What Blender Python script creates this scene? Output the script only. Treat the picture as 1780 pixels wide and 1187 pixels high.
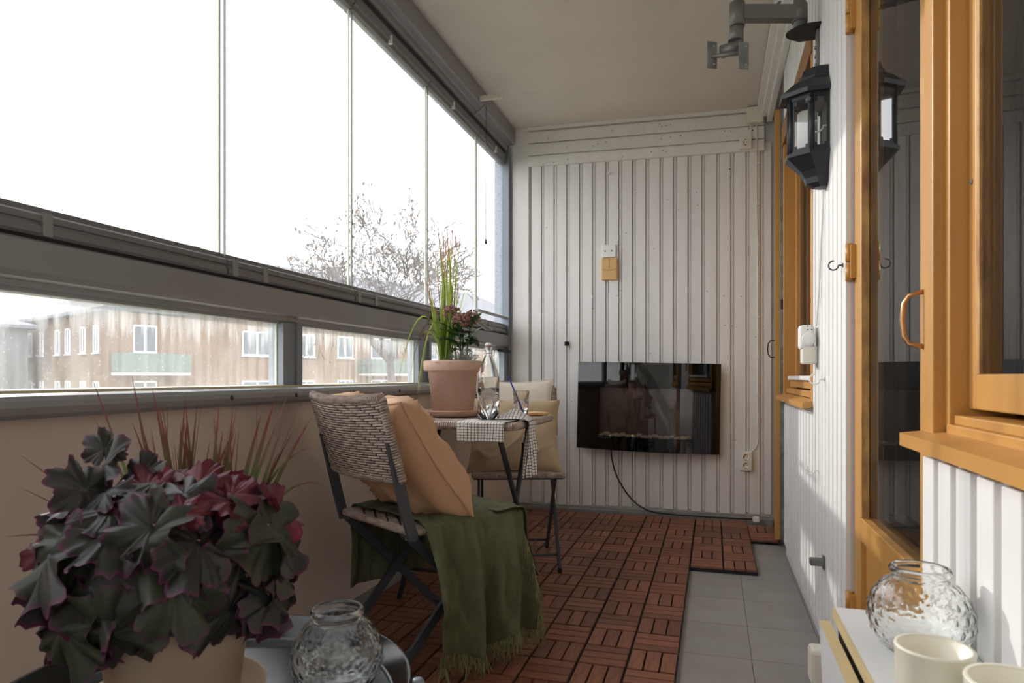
import bpy, bmesh, math, random
from mathutils import Vector, Matrix, noise as mnoise
R = random.Random(7)
PI = math.pi
S = bpy.context.scene
COL = S.collection
for o in list(bpy.data.objects):
    bpy.data.objects.remove(o)

# ------------------------------------------------------------------ camera
YAW = math.atan(350/1168)
cam = bpy.data.cameras.new('camera')
cam.sensor_width = 36
cam.lens = 1168/1780*36
cam.shift_y = 61.5/1780
cam.clip_start = 0.02
cam.clip_end = 500
cam.dof.use_dof = True
cam.dof.focus_distance = 3.0
cam.dof.aperture_fstop = 9
co = bpy.data.objects.new('camera', cam)
COL.objects.link(co)
co.location = (0, 0, 0.88)
co.rotation_euler = (PI/2, 0, YAW)
S.camera = co

# ------------------------------------------------------------------ world, sun, exposure
w = bpy.data.worlds.new('overcast_sky')
S.world = w
w.use_nodes = True
bg = w.node_tree.nodes['Background']
bg.inputs[0].default_value = (0.97, 0.97, 1.0, 1)
bg.inputs[1].default_value = 3.5
sun = bpy.data.lights.new('sun', 'SUN')
sun.energy = 2.5
sun.angle = math.radians(0.8)
sun.color = (1.0, 0.95, 0.88)
so = bpy.data.objects.new('sun', sun)
COL.objects.link(so)
so.rotation_euler = Vector((1, -0.735, -0.447)).to_track_quat('-Z', 'Y').to_euler()
S.view_settings.view_transform = 'Standard'
S.view_settings.look = 'None'
S.view_settings.gamma = 1
S.view_settings.exposure = 0.0
S.view_settings.use_curve_mapping = False

# ------------------------------------------------------------------ materials
def lin(c):
    return tuple((x/12.92 if x <= .04045 else ((x+.055)/1.055)**2.4) for x in [v/255 for v in c])

def nt(name):
    m = bpy.data.materials.new(name)
    m.use_nodes = True
    return m, m.node_tree, m.node_tree.nodes['Principled BSDF']

def mat(name, c, rough=.6, metal=0, var=.0, vs=8, stretch=(1, 1, 1), bump=0, bs=60, c2=None, spec=.5, objvar=0):
    """procedural paint / wood / cloth: base colour with noise variation and fine relief"""
    m, t, b = nt(name)
    N, L = t.nodes, t.links
    col = lin(c)
    b.inputs['Roughness'].default_value = rough
    b.inputs['Metallic'].default_value = metal
    b.inputs['Specular IOR Level'].default_value = spec
    tc = N.new('ShaderNodeTexCoord')
    mp = N.new('ShaderNodeMapping')
    mp.inputs['Scale'].default_value = stretch
    L.new(tc.outputs['Object'], mp.inputs[0])
    nz = N.new('ShaderNodeTexNoise')
    nz.inputs['Scale'].default_value = vs
    nz.inputs['Detail'].default_value = 5
    L.new(mp.outputs[0], nz.inputs['Vector'])
    rp = N.new('ShaderNodeValToRGB')
    rp.color_ramp.elements[0].position = .3
    rp.color_ramp.elements[1].position = .7
    d = lin(c2) if c2 else tuple(x*(1-var) for x in col)
    u = col if c2 else tuple(min(1, x*(1+var*.5)) for x in col)
    rp.color_ramp.elements[0].color = (*d, 1)
    rp.color_ramp.elements[1].color = (*u, 1)
    L.new(nz.outputs[0], rp.inputs[0])
    out = rp.outputs[0]
    if objvar:
        oi = N.new('ShaderNodeObjectInfo')
        mr = N.new('ShaderNodeMapRange')
        mr.inputs[3].default_value = 1-objvar
        mr.inputs[4].default_value = 1+objvar*.6
        L.new(oi.outputs['Random'], mr.inputs[0])
        hs = N.new('ShaderNodeHueSaturation')
        L.new(mr.outputs[0], hs.inputs['Value'])
        L.new(out, hs.inputs['Color'])
        out = hs.outputs[0]
    L.new(out, b.inputs['Base Color'])
    if bump:
        n2 = N.new('ShaderNodeTexNoise')
        n2.inputs['Scale'].default_value = bs
        n2.inputs['Detail'].default_value = 4
        L.new(mp.outputs[0], n2.inputs['Vector'])
        bp = N.new('ShaderNodeBump')
        bp.inputs['Strength'].default_value = bump
        bp.inputs['Distance'].default_value = .004
        L.new(n2.outputs[0], bp.inputs['Height'])
        L.new(bp.outputs[0], b.inputs['Normal'])
    return m

def glass_pane(name, dust=.12, streak=False, tint=(.97, .985, .98), refl=1.0):
    """thin clear pane: see-through + Fresnel mirror + a film of dust that scatters light"""
    m, t, b = nt(name)
    N, L = t.nodes, t.links
    N.remove(b)
    out = N['Material Output']
    tr = N.new('ShaderNodeBsdfTransparent')
    tr.inputs[0].default_value = (*tint, 1)
    gl = N.new('ShaderNodeBsdfGlossy')
    gl.inputs['Roughness'].default_value = .0
    fr = N.new('ShaderNodeFresnel')
    fr.inputs[0].default_value = 1.6
    mu = N.new('ShaderNodeMath'); mu.operation = 'MULTIPLY'; mu.inputs[1].default_value = refl
    mu.use_clamp = True
    L.new(fr.outputs[0], mu.inputs[0])
    m1 = N.new('ShaderNodeMixShader')
    L.new(mu.outputs[0], m1.inputs[0]); L.new(tr.outputs[0], m1.inputs[1]); L.new(gl.outputs[0], m1.inputs[2])
    last = m1
    if dust > 0:
        du = N.new('ShaderNodeBsdfTranslucent'); du.inputs[0].default_value = (.9, .92, .93, 1)
        df = N.new('ShaderNodeBsdfDiffuse'); df.inputs[0].default_value = (.8, .82, .83, 1)
        md = N.new('ShaderNodeMixShader'); md.inputs[0].default_value = .35
        L.new(du.outputs[0], md.inputs[1]); L.new(df.outputs[0], md.inputs[2])
        tc = N.new('ShaderNodeTexCoord')
        mp = N.new('ShaderNodeMapping'); mp.inputs['Scale'].default_value = (1, 22, 2.2) if streak else (1, 5, 1.2)
        L.new(tc.outputs['Object'], mp.inputs[0])
        nz = N.new('ShaderNodeTexNoise'); nz.inputs['Scale'].default_value = 2; nz.inputs['Detail'].default_value = 6
        L.new(mp.outputs[0], nz.inputs['Vector'])
        rg = N.new('ShaderNodeMapRange'); rg.inputs[1].default_value = .35; rg.inputs[2].default_value = .75
        rg.inputs[3].default_value = dust*.55; rg.inputs[4].default_value = dust*1.5
        L.new(nz.outputs[0], rg.inputs[0])
        fac = rg.outputs[0]
        if streak:
            sp = N.new('ShaderNodeSeparateXYZ'); L.new(tc.outputs['Object'], sp.inputs[0])
            # dirt gathers along the top edge and runs down in tongues
            ad = N.new('ShaderNodeMath'); ad.operation = 'MULTIPLY_ADD'; ad.inputs[1].default_value = .17; ad.inputs[2].default_value = -.085
            L.new(nz.outputs[0], ad.inputs[0])
            zz = N.new('ShaderNodeMath'); zz.operation = 'ADD'
            L.new(sp.outputs['Z'], zz.inputs[0]); L.new(ad.outputs[0], zz.inputs[1])
            zr = N.new('ShaderNodeMapRange'); zr.inputs[1].default_value = .985; zr.inputs[2].default_value = 1.06
            zr.inputs[3].default_value = 0; zr.inputs[4].default_value = .45
            L.new(zz.outputs[0], zr.inputs[0])
            sk = N.new('ShaderNodeTexNoise'); sk.inputs['Scale'].default_value = 160; sk.inputs['Detail'].default_value = 3
            L.new(tc.outputs['Object'], sk.inputs['Vector'])
            sr = N.new('ShaderNodeMapRange'); sr.inputs[1].default_value = .62; sr.inputs[2].default_value = .7
            sr.inputs[3].default_value = 0; sr.inputs[4].default_value = .14
            L.new(sk.outputs[0], sr.inputs[0])
            s1 = N.new('ShaderNodeMath'); s1.operation = 'ADD'
            L.new(fac, s1.inputs[0]); L.new(zr.outputs[0], s1.inputs[1])
            s2 = N.new('ShaderNodeMath'); s2.operation = 'ADD'; s2.use_clamp = True
            L.new(s1.outputs[0], s2.inputs[0]); L.new(sr.outputs[0], s2.inputs[1])
            fac = s2.outputs[0]
        m2 = N.new('ShaderNodeMixShader')
        L.new(fac, m2.inputs[0]); L.new(last.outputs[0], m2.inputs[1]); L.new(md.outputs[0], m2.inputs[2])
        last = m2
    L.new(last.outputs[0], out.inputs[0])
    return m

def leafmat(name, c1, c2, trans=.35, rough=.4, tip=None, z0=0, z1=1, pattern=18):
    m, t, b = nt(name)
    N, L = t.nodes, t.links
    out = N['Material Output']
    tc = N.new('ShaderNodeTexCoord')
    nz = N.new('ShaderNodeTexNoise'); nz.inputs['Scale'].default_value = pattern; nz.inputs['Detail'].default_value = 3
    L.new(tc.outputs['Object'], nz.inputs['Vector'])
    rp = N.new('ShaderNodeValToRGB')
    rp.color_ramp.elements[0].position = .35; rp.color_ramp.elements[1].position = .65
    rp.color_ramp.elements[0].color = (*lin(c1), 1); rp.color_ramp.elements[1].color = (*lin(c2), 1)
    L.new(nz.outputs[0], rp.inputs[0])
    col = rp.outputs[0]
    if tip:
        at = N.new('ShaderNodeUVMap')
        sp = N.new('ShaderNodeSeparateXYZ'); L.new(at.outputs[0], sp.inputs[0])
        mr = N.new('ShaderNodeMapRange'); mr.inputs[1].default_value = z0; mr.inputs[2].default_value = z1
        L.new(sp.outputs['Y'], mr.inputs[0])
        mx = N.new('ShaderNodeMix'); mx.data_type = 'RGBA'
        L.new(mr.outputs[0], mx.inputs[0]); L.new(col, mx.inputs[6]); mx.inputs[7].default_value = (*lin(tip), 1)
        col = mx.outputs[2]
    L.new(col, b.inputs['Base Color'])
    b.inputs['Roughness'].default_value = rough
    tl = N.new('ShaderNodeBsdfTranslucent')
    L.new(col, tl.inputs[0])
    ms = N.new('ShaderNodeMixShader'); ms.inputs[0].default_value = trans
    L.new(b.outputs[0], ms.inputs[1]); L.new(tl.outputs[0], ms.inputs[2])
    L.new(ms.outputs[0], out.inputs[0])
    return m

def solid_glass(name, col=(1, 1, 1), rough=0, ior=1.47):
    m, t, b = nt(name)
    b.inputs['Base Color'].default_value = (*col, 1)
    b.inputs['Roughness'].default_value = rough
    b.inputs['IOR'].default_value = ior
    b.inputs['Transmission Weight'].default_value = 1
    return m

M = {}
M['white_wood'] = mat('white_painted_wood', (232, 230, 228), .5, var=.04, vs=3, stretch=(6, 6, .6), bump=.08, bs=40, objvar=.03)
M['white_back'] = mat('white_wood_behind', (214, 212, 208), .6, var=.05, vs=3, stretch=(6, 6, .6))
M['ceiling'] = mat('ceiling_paint', (220, 212, 206), .8, var=.04, vs=4, bump=.15, bs=180)
M['beige'] = mat('beige_parapet_panel', (216, 202, 190), .75, var=.05, vs=2.5, bump=.1, bs=90)
M['alu'] = mat('grey_aluminium', (150, 150, 151), .42, metal=.2, var=.06, vs=3, stretch=(1, .3, 1))
M['alu_dark'] = mat('dark_track', (38, 38, 42), .5)
M['alu_inner'] = mat('grey_track_profile', (126, 126, 127), .45, metal=.2, var=.05, vs=3)
M['post'] = mat('blue_grey_post', (136, 144, 154), .42, metal=.25, var=.04)
M['sill'] = mat('pale_sill_paint', (232, 230, 218), .6, c2=(215, 200, 150), vs=14, stretch=(1, .5, 1))
M['screw'] = mat('steel_screw', (80, 78, 76), .4, metal=.8)
M['steel'] = mat('galvanised_steel', (150, 152, 150), .45, metal=.6, c2=(105, 104, 98), vs=16)
M['orange'] = mat('ochre_orange_paint', (196, 144, 76), .38, var=.08, vs=6, stretch=(3, 3, .6), bump=.08, bs=50)
M['worn'] = mat('worn_flaking_wood', (214, 165, 96), .6, c2=(150, 100, 60), vs=40, stretch=(1, 1, .3), bump=.5, bs=90)
M['brown_wood'] = mat('brown_varnished_wood', (150, 104, 56), .4, var=.2, vs=10, stretch=(4, 4, .4))
M['tile'] = mat('grey_stone_tile', (152, 147, 143), .55, c2=(142, 135, 130), vs=7, bump=.1, bs=50, objvar=.05)
M['grout'] = mat('grey_grout', (156, 151, 146), .9, var=.1, vs=40)
M['concrete'] = mat('concrete', (140, 138, 134), .9, var=.15, vs=14, bump=.3, bs=60)
M['deck'] = mat('red_brown_hardwood', (148, 94, 68), .5, c2=(108, 65, 48), vs=16, stretch=(9, .8, 1), bump=.25, bs=40, objvar=.3)
M['plastic_black'] = mat('black_plastic', (18, 18, 19), .6)
M['black_glass'] = mat('black_mirror_glass', (6, 6, 7), .02, spec=.6)
M['fire_back'] = mat('dark_brown_firebox', (104, 84, 76), .5, var=.2, vs=5)
M['pebble'] = mat('pale_pebble', (226, 214, 190), .6, var=.15, vs=30, objvar=.12)
M['white_plastic'] = mat('white_plastic', (236, 235, 230), .4)
M['cream_plastic'] = mat('cream_plastic', (230, 226, 212), .45)
M['tan_plastic'] = mat('tan_plastic', (214, 172, 112), .5)
M['dark'] = mat('near_black', (16, 16, 18), .6)
M['cable_black'] = mat('black_cable', (20, 20, 22), .5)
M['lantern'] = mat('black_cast_metal', (34, 37, 43), .42, var=.15, vs=20, spec=.5)
M['lantern_glass'] = glass_pane('lantern_glass', .06)
M['frost'] = mat('frosted_white_tube', (238, 236, 228), .5)
M['arm'] = mat('grey_arm_metal', (120, 118, 114), .45, metal=.3)
M['copper'] = mat('copper_brass', (190, 146, 104), .3, metal=.8)
M['chair_metal'] = mat('charcoal_painted_steel', (70, 76, 84), .5, var=.1, vs=12)
M['table_metal'] = mat('dark_table_steel', (52, 56, 62), .5, var=.1, vs=12)
M['wicker'] = mat('brown_grey_wicker', (202, 186, 175), .5, c2=(152, 132, 121), vs=30, stretch=(1, 1, 4), bump=.3, bs=200)
M['wicker_dark'] = mat('dark_under_weave', (62, 50, 46), .8)  # shade between the strands, painted as a dark colour
M['peach'] = mat('peach_linen', (212, 170, 136), .85, var=.1, vs=6, bump=.25, bs=350)
M['beige_linen'] = mat('beige_linen', (196, 172, 142), .85, var=.08, vs=6, bump=.25, bs=350)
M['white_linen'] = mat('off_white_linen', (236, 228, 214), .85, var=.05, vs=6, bump=.2, bs=350)
M['green'] = mat('olive_green_muslin', (106, 110, 82), .9, c2=(82, 86, 62), vs=10, stretch=(3, 3, 1), bump=.7, bs=120)
M['green_f'] = mat('olive_fringe', (138, 140, 98), .9)
M['terracotta'] = mat('weathered_terracotta', (224, 192, 172), .8, c2=(208, 168, 146), vs=9, bump=.15, bs=60)
M['terracotta2'] = mat('pale_weathered_terracotta', (226, 206, 186), .8, c2=(212, 182, 156), vs=8, bump=.15, bs=60)
M['soil'] = mat('dark_soil', (48, 38, 30), .95, bump=.6, bs=50)
M['glass'] = solid_glass('clear_glass', (.985, 1, .99))
M['water'] = solid_glass('water', (1, 1, 1), 0, 1.33)
M['blue_plastic'] = mat('blue_straw', (62, 52, 176), .4)
M['cork'] = mat('light_wood_coaster', (222, 176, 116), .6, var=.1)
M['red_rubber'] = mat('red_rubber', (170, 60, 50), .5)
M['wire'] = mat('steel_wire', (190, 190, 190), .25, metal=.9)
M['tray'] = mat('black_enamel', (9, 10, 12), .14, spec=.3)
M['tray_tip'] = mat('grey_rubber_cap', (120, 130, 138), .5)
M['white_lam'] = mat('white_laminate', (236, 236, 236), .45)
M['birch'] = mat('birch_edge', (226, 204, 156), .55, var=.1, vs=8, stretch=(8, 1, 8))
M['rust'] = mat('brown_wood_inside', (140, 84, 44), .6)
M['candle_glass'] = mat('cream_frosted_glass', (232, 228, 210), .35)
M['wax'] = mat('cream_wax', (226, 220, 198), .6)
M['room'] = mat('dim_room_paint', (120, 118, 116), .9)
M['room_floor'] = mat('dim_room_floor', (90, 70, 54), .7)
M['curtain'] = mat('grey_curtain', (170, 170, 170), .9, var=.1, vs=4, stretch=(6, 20, .2))
M['pane'] = glass_pane('dusty_glass', .14)
M['pane_low'] = glass_pane('dirty_streaked_glass', .20, streak=True)
M['pane_clean'] = glass_pane('window_glass', .02)
M['edge'] = mat('pale_glass_edge', (206, 214, 190), .3)
M['heuchera'] = leafmat('dark_heuchera_leaf', (44, 48, 43), (60, 56, 56), .18, .45, pattern=30, tip=(104, 42, 78), z0=.90, z1=1.0)
M['heuchera_red'] = leafmat('red_heuchera_leaf', (134, 58, 66), (100, 44, 54), .4, .45, pattern=30, tip=(90, 34, 58), z0=.85, z1=1.0)  # backlit glow of the upper leaves, put into the leaf colour as red
M['heuchera_green'] = leafmat('green_heuchera_leaf', (70, 76, 58), (54, 58, 47), .25, .45, pattern=30, tip=(96, 52, 72), z0=.93, z1=1.0)
M['stem_red'] = mat('pale_leaf_stalk', (176, 120, 110), .6)
M['blade_dark'] = leafmat('dark_red_grass', (92, 100, 54), (96, 80, 56), .35, .5, tip=(124, 46, 50), z0=.55, z1=.95)
M['blade'] = leafmat('green_red_grass', (164, 184, 84), (136, 162, 66), .5, .5, tip=(150, 52, 58), z0=.62, z1=.85)
M['blade_y'] = leafmat('yellow_green_grass', (196, 206, 100), (176, 192, 90), .5, .5, tip=(190, 170, 90), z0=.8, z1=1)
M['skimmia_leaf'] = leafmat('skimmia_leaf', (64, 96, 50), (48, 78, 42), .25, .3)
M['skimmia_bud'] = mat('dusky_pink_buds', (158, 116, 106), .6, var=.3, vs=60)
M['silver'] = mat('silver_wire_plant', (176, 178, 166), .7)
M['brick'] = mat('ochre_brick_facade', (140, 118, 98), .9, c2=(124, 104, 86), vs=.8, bump=.2, bs=8)
M['roof'] = mat('grey_roof', (120, 122, 128), .8, var=.1, vs=1)
M['frame_white'] = mat('white_window_frame', (226, 228, 232), .6)
M['pane_dark'] = mat('dark_far_pane', (92, 100, 104), .12)
M['balc_green'] = mat('pale_green_panel', (112, 124, 114), .8)
M['balc_slab'] = mat('pale_slab', (200, 196, 188), .9)
M['grey_wall'] = mat('grey_render', (128, 130, 130), .9, var=.1, vs=.6)
M['ground'] = mat('ground_lawn', (96, 104, 74), .95, c2=(110, 106, 96), vs=.2)
M['bark'] = mat('grey_bark', (78, 70, 66), .9, var=.2, vs=6)
M['autumn'] = leafmat('dry_autumn_leaf', (120, 96, 74), (96, 80, 66), .3, .7)

def check_mat():
    m, t, b = nt('black_and_white_checked_cotton')
    N, L = t.nodes, t.links
    uv = N.new('ShaderNodeUVMap')
    sp = N.new('ShaderNodeSeparateXYZ'); L.new(uv.outputs[0], sp.inputs[0])
    res = []
    for ax in ('X', 'Y'):
        a = N.new('ShaderNodeMath'); a.operation = 'MULTIPLY'; a.inputs[1].default_value = 1/.0135
        L.new(sp.outputs[ax], a.inputs[0])
        fr = N.new('ShaderNodeMath'); fr.operation = 'FRACT'; L.new(a.outputs[0], fr.inputs[0])
        lt = N.new('ShaderNodeMath'); lt.operation = 'LESS_THAN'; lt.inputs[1].default_value = .17
        L.new(fr.outputs[0], lt.inputs[0]); res.append(lt)
    mx = N.new('ShaderNodeMath'); mx.operation = 'MAXIMUM'
    L.new(res[0].outputs[0], mx.inputs[0]); L.new(res[1].outputs[0], mx.inputs[1])
    mc = N.new('ShaderNodeMix'); mc.data_type = 'RGBA'
    mc.inputs[6].default_value = (*lin((236, 232, 226)), 1); mc.inputs[7].default_value = (*lin((44, 44, 50)), 1)
    L.new(mx.outputs[0], mc.inputs[0]); L.new(mc.outputs[2], b.inputs['Base Color'])
    b.inputs['Roughness'].default_value = .9
    return m
M['check'] = check_mat()

# ------------------------------------------------------------------ mesh helpers
class MB:
    def __init__(s):
        s.v = []; s.f = []; s.uv = {}; s.sm = []
    def add(s, vs, fs, smooth=False, uvs=None):
        n = len(s.v)
        s.v += [tuple(x) for x in vs]
        for f in fs:
            s.f.append(tuple(i+n for i in f)); s.sm.append(smooth)
        if uvs:
            for i, u in enumerate(uvs):
                s.uv[i+n] = u
        return s
    def box(s, x0, x1, y0, y1, z0, z1, mtx=None, smooth=False):
        vs = [Vector((x, y, z)) for z in (z0, z1) for y in (y0, y1) for x in (x0, x1)]
        if mtx:
            vs = [mtx @ v for v in vs]
        return s.add(vs, [(0, 2, 3, 1), (4, 5, 7, 6), (0, 1, 5, 4), (2, 6, 7, 3), (0, 4, 6, 2), (1, 3, 7, 5)], smooth)
    def bevbox(s, x0, x1, y0, y1, z0, z1, b=.003, mtx=None):
        bm = bmesh.new()
        bmesh.ops.create_cube(bm, size=1)
        for v in bm.verts:
            v.co = Vector(((x0+x1)/2+v.co.x*(x1-x0), (y0+y1)/2+v.co.y*(y1-y0), (z0+z1)/2+v.co.z*(z1-z0)))
        bmesh.ops.bevel(bm, geom=bm.edges[:], offset=b, segments=2, affect='EDGES', profile=.5)
        if mtx:
            bm.transform(mtx)
        bm.verts.index_update()
        s.add([v.co.copy() for v in bm.verts], [[v.index for v in f.verts] for f in bm.faces])
        bm.free()
        return s
    def tube(s, pts, r, n=8, caps=True, smooth=True, sec=None, up=None, closed=False):
        """sweep a round (or given) section along a polyline; r may be a list"""
        P = [Vector(p) for p in pts]
        k = len(P)
        rr = r if isinstance(r, (list, tuple)) else [r]*k
        rings = []
        ref = Vector(up) if up else None
        prev = None
        for i, p in enumerate(P):
            if closed:
                t = (P[(i+1) % k]-P[i-1])
            else:
                t = (P[min(i+1, k-1)]-P[max(i-1, 0)])
            if t.length < 1e-9:
                t = Vector((0, 0, 1))
            t.normalize()
            if ref is not None:
                a = ref-t*ref.dot(t)
            elif prev is None:
                a = Vector((0, 0, 1)) if abs(t.z) < .9 else Vector((1, 0, 0))
                a = a-t*a.dot(t)
            else:
                a = prev-t*prev.dot(t)
            if a.length < 1e-6:
                a = t.orthogonal()
            a.normalize(); prev = a
            b = t.cross(a)
            if sec:
                rings.append([p+a*(q[0]*rr[i])+b*(q[1]*rr[i]) for q in sec])
            else:
                rings.append([p+(a*math.cos(2*PI*j/n)+b*math.sin(2*PI*j/n))*rr[i] for j in range(n)])
        m = len(rings[0])
        vs = [v for rg in rings for v in rg]
        fs = []
        for i in range(k if closed else k-1):
            i2 = (i+1) % k
            for j in range(m):
                j2 = (j+1) % m
                fs.append((i*m+j, i*m+j2, i2*m+j2, i2*m+j))
        s.add(vs, fs, smooth and not sec)
        if caps and not closed:
            n0 = len(s.v)-len(vs)
            s.f.append(tuple(n0+j for j in reversed(range(m)))); s.sm.append(False)
            s.f.append(tuple(n0+(k-1)*m+j for j in range(m))); s.sm.append(False)
        return s
    def bar(s, p, q, w, t, up=(0, 0, 1)):
        return s.tube([p, q], 1, sec=[(-t/2, -w/2), (t/2, -w/2), (t/2, w/2), (-t/2, w/2)], up=up)
    def lathe(s, prof, c=(0, 0, 0), n=40, smooth=True, fn=None):
        """prof: list of (radius, z)"""
        vs = []; fs = []
        for (r, z) in prof:
            for j in range(n):
                a = 2*PI*j/n
                rr = r if not fn else fn(r, z, a)
                vs.append((c[0]+rr*math.cos(a), c[1]+rr*math.sin(a), c[2]+z))
        k = len(prof)
        for i in range(k-1):
            for j in range(n):
                j2 = (j+1) % n
                fs.append((i*n+j, i*n+j2, (i+1)*n+j2, (i+1)*n+j))
        s.add(vs, fs, smooth)
        n0 = len(s.v)-len(vs)
        if prof[0][0] > 1e-5:
            s.f.append(tuple(n0+j for j in reversed(range(n)))); s.sm.append(False)
        if prof[-1][0] > 1e-5:
            s.f.append(tuple(n0+(k-1)*n+j for j in range(n))); s.sm.append(False)
        return s
    def prism(s, poly, p0, ax, mtx=None):
        """extrude a closed 3-D polygon by vector ax"""
        A = [Vector(p) for p in poly]; ax = Vector(ax)
        n = len(A)
        vs = A+[p+ax for p in A]
        if p0:
            vs = [v+Vector(p0) for v in vs]
        if mtx:
            vs = [mtx @ v for v in vs]
        fs = [tuple(reversed(range(n))), tuple(range(n, 2*n))]+[(i, (i+1) % n, n+(i+1) % n, n+i) for i in range(n)]
        return s.add(vs, fs)
    def grid(s, nu, nv, fn, smooth=True, uv=True, wrap=False):
        vs = []; uvs = []; fs = []
        for i in range(nu):
            for j in range(nv):
                u = i/(nu-1); v = j/(nv-1)
                r = fn(u, v)
                if len(r) == 2:
                    vs.append(r[0]); uvs.append(r[1])
                else:
                    vs.append(r); uvs.append((u, v))
        for i in range(nu-1):
            for j in range(nv-1):
                fs.append((i*nv+j, (i+1)*nv+j, (i+1)*nv+j+1, i*nv+j+1))
        return s.add(vs, fs, smooth, uvs if uv else None)
    def sphere(s, c, r, n=8, m=5, sc=(1, 1, 1), mtx=None):
        vs = [Vector((0, 0, -1))]
        for i in range(1, m):
            a = -PI/2+PI*i/m
            for j in range(n):
                b = 2*PI*j/n
                vs.append(Vector((math.cos(a)*math.cos(b), math.cos(a)*math.sin(b), math.sin(a))))
        vs.append(Vector((0, 0, 1)))
        vs = [Vector((v.x*sc[0]*r, v.y*sc[1]*r, v.z*sc[2]*r)) for v in vs]
        if mtx:
            vs = [mtx @ v for v in vs]
        vs = [v+Vector(c) for v in vs]
        fs = []
        for j in range(n):
            fs.append((0, 1+(j+1) % n, 1+j))
            fs.append((len(vs)-1, 1+(m-2)*n+j, 1+(m-2)*n+(j+1) % n))
        for i in range(m-2):
            for j in range(n):
                fs.append((1+i*n+j, 1+i*n+(j+1) % n, 1+(i+1)*n+(j+1) % n, 1+(i+1)*n+j))
        return s.add(vs, fs, True)
    def mesh(s, name, m):
        me = bpy.data.meshes.new(name)
        me.from_pydata(s.v, [], s.f)
        me.polygons.foreach_set('use_smooth', s.sm)
        if s.uv:
            ul = me.uv_layers.new(name='UVMap')
            for lp in me.loops:
                ul.data[lp.index].uv = s.uv.get(lp.vertex_index, (0, 0))
        me.materials.append(M[m] if isinstance(m, str) else m)
        me.update()
        return me
    def obj(s, name, m, parent=None, mods=None):
        o = bpy.data.objects.new(name, s.mesh(name, m))
        COL.objects.link(o)
        if parent:
            o.parent = parent
        return o

def tag(o, label, cat=None, group=None, kind=None):
    o['label'] = label
    if cat: o['category'] = cat
    if group: o['group'] = group
    if kind: o['kind'] = kind
    return o

def thing(name, label, cat, loc=(0, 0, 0), rz=0, group=None, kind=None):
    o = bpy.data.objects.new(name, None)
    o.empty_display_size = .05
    COL.objects.link(o)
    o.location = loc
    o.rotation_euler = (0, 0, rz)
    return tag(o, label, cat, group, kind)

def link_copy(name, me, parent, mtx=None):
    o = bpy.data.objects.new(name, me)
    COL.objects.link(o)
    if parent: o.parent = parent
    if mtx is not None: o.matrix_local = mtx
    return o

def T(x, y, z): return Matrix.Translation((x, y, z))
def RZ(a): return Matrix.Rotation(a, 4, 'Z')
def RX(a): return Matrix.Rotation(a, 4, 'X')
def RY(a): return Matrix.Rotation(a, 4, 'Y')
def box(*a, m, name, parent=None, bev=0, mtx=None):
    b = MB()
    b.bevbox(*a, b=bev, mtx=mtx) if bev else b.box(*a, mtx=mtx)
    return b.obj(name, m, parent)

XL, XR, YB, YN = -1.32, 0.345, 4.43, -0.9
def ceil_z(x): return 2.575-.024*(x+1.3)
# ================================================================== STRUCTURE
# ---- floor: slab with grey stone tiles
fl = box(-1.45, .5, YN, 4.5, -.09, -.031, m='grout', name='floor')
tag(fl, 'grey stone tiled balcony floor under the wooden decking', kind='structure')
tile_w = MB().bevbox(-.149, .149, -.149, .149, -.008, 0, b=.0008).mesh('tile', 'tile')
tile_n = MB().bevbox(-.1135, .113, -.149, .149, -.008, 0, b=.0008).mesh('tile', 'tile')
y = 2.58-.15-.3*6
while y < 4.45:
    link_copy('tile', tile_w, fl, T(-.032, y, -.025))
    link_copy('tile', tile_n, fl, T(.232, y, -.025))
    y += .3
kerb = box(-1.32, .345, 4.352, 4.44, -.031, .012, m='concrete', name='trim_2')
tag(kerb, 'grey concrete upstand along the foot of the panelled end wall', kind='structure')

# ---- wooden deck tiles: black grid base with twelve slats each (2 x 2 squares, 3 slats per square)
TS = .299
deck = thing('floor_deck', 'red-brown wooden deck tiles clicked together over the grey floor', None, kind='structure')
slat_me = MB().bevbox(-.0216, .0216, -.0708, .0708, -.011, 0, b=.0018).mesh('slat', 'deck')
base_bm = MB()
for i in range(5):
    o = -.1455+i*.07275
    base_bm.box(o-.003, o+.003, -.1485, .1485, -.024, -.009)
    base_bm.box(-.1485, .1485, o-.003, o+.003, -.024, -.009)
base_bm.box(-.146, .146, -.146, .146, -.016, -.0125)
base_me = base_bm.mesh('deck_tile', 'plastic_black')
def slat_spots(half=False):
    for sx in (0, 1):
        for sy in ((1,) if half else (0, 1)):
            cx, cy = (-.0745, .0745)[sx], (-.0745, .0745)[sy]
            for k in (-1, 0, 1):
                if (sx+sy) % 2:
                    yield cx+k*.0485, cy, 0
                else:
                    yield cx, cy+k*.0485, PI/2
def far_slats(half):
    b = MB()
    for x, y, a in slat_spots(half):
        b.box(-.0216, .0216, -.0708, .0708, -.011, 0, mtx=T(x, y, 0) @ RZ(a))
    return b.mesh('slat', 'deck')
far_full, far_half = far_slats(False), far_slats(True)
half_bm = MB().box(-.146, .146, .002, .146, -.016, -.0125)
for i in range(5):
    o = -.1455+i*.07275
    half_bm.box(o-.003, o+.003, .001, .1485, -.024, -.009)
half_base = half_bm.mesh('deck_tile', 'plastic_black')
X0, Y0 = -.105, 3.242
spots = []
for r in range(-8, 4):
    for c in range(0, 4):
        spots.append((X0-TS*(c+.5), Y0+TS*(r+.5), r == 3))
for r in range(0, 4):
    spots.append((X0+TS*.5, Y0+TS*(r+.5), r == 3))
near = sorted([s for s in spots if not s[2] and s[1] > 1.6 and s[0] > -1.1], key=lambda s: s[1])[:24]
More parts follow.
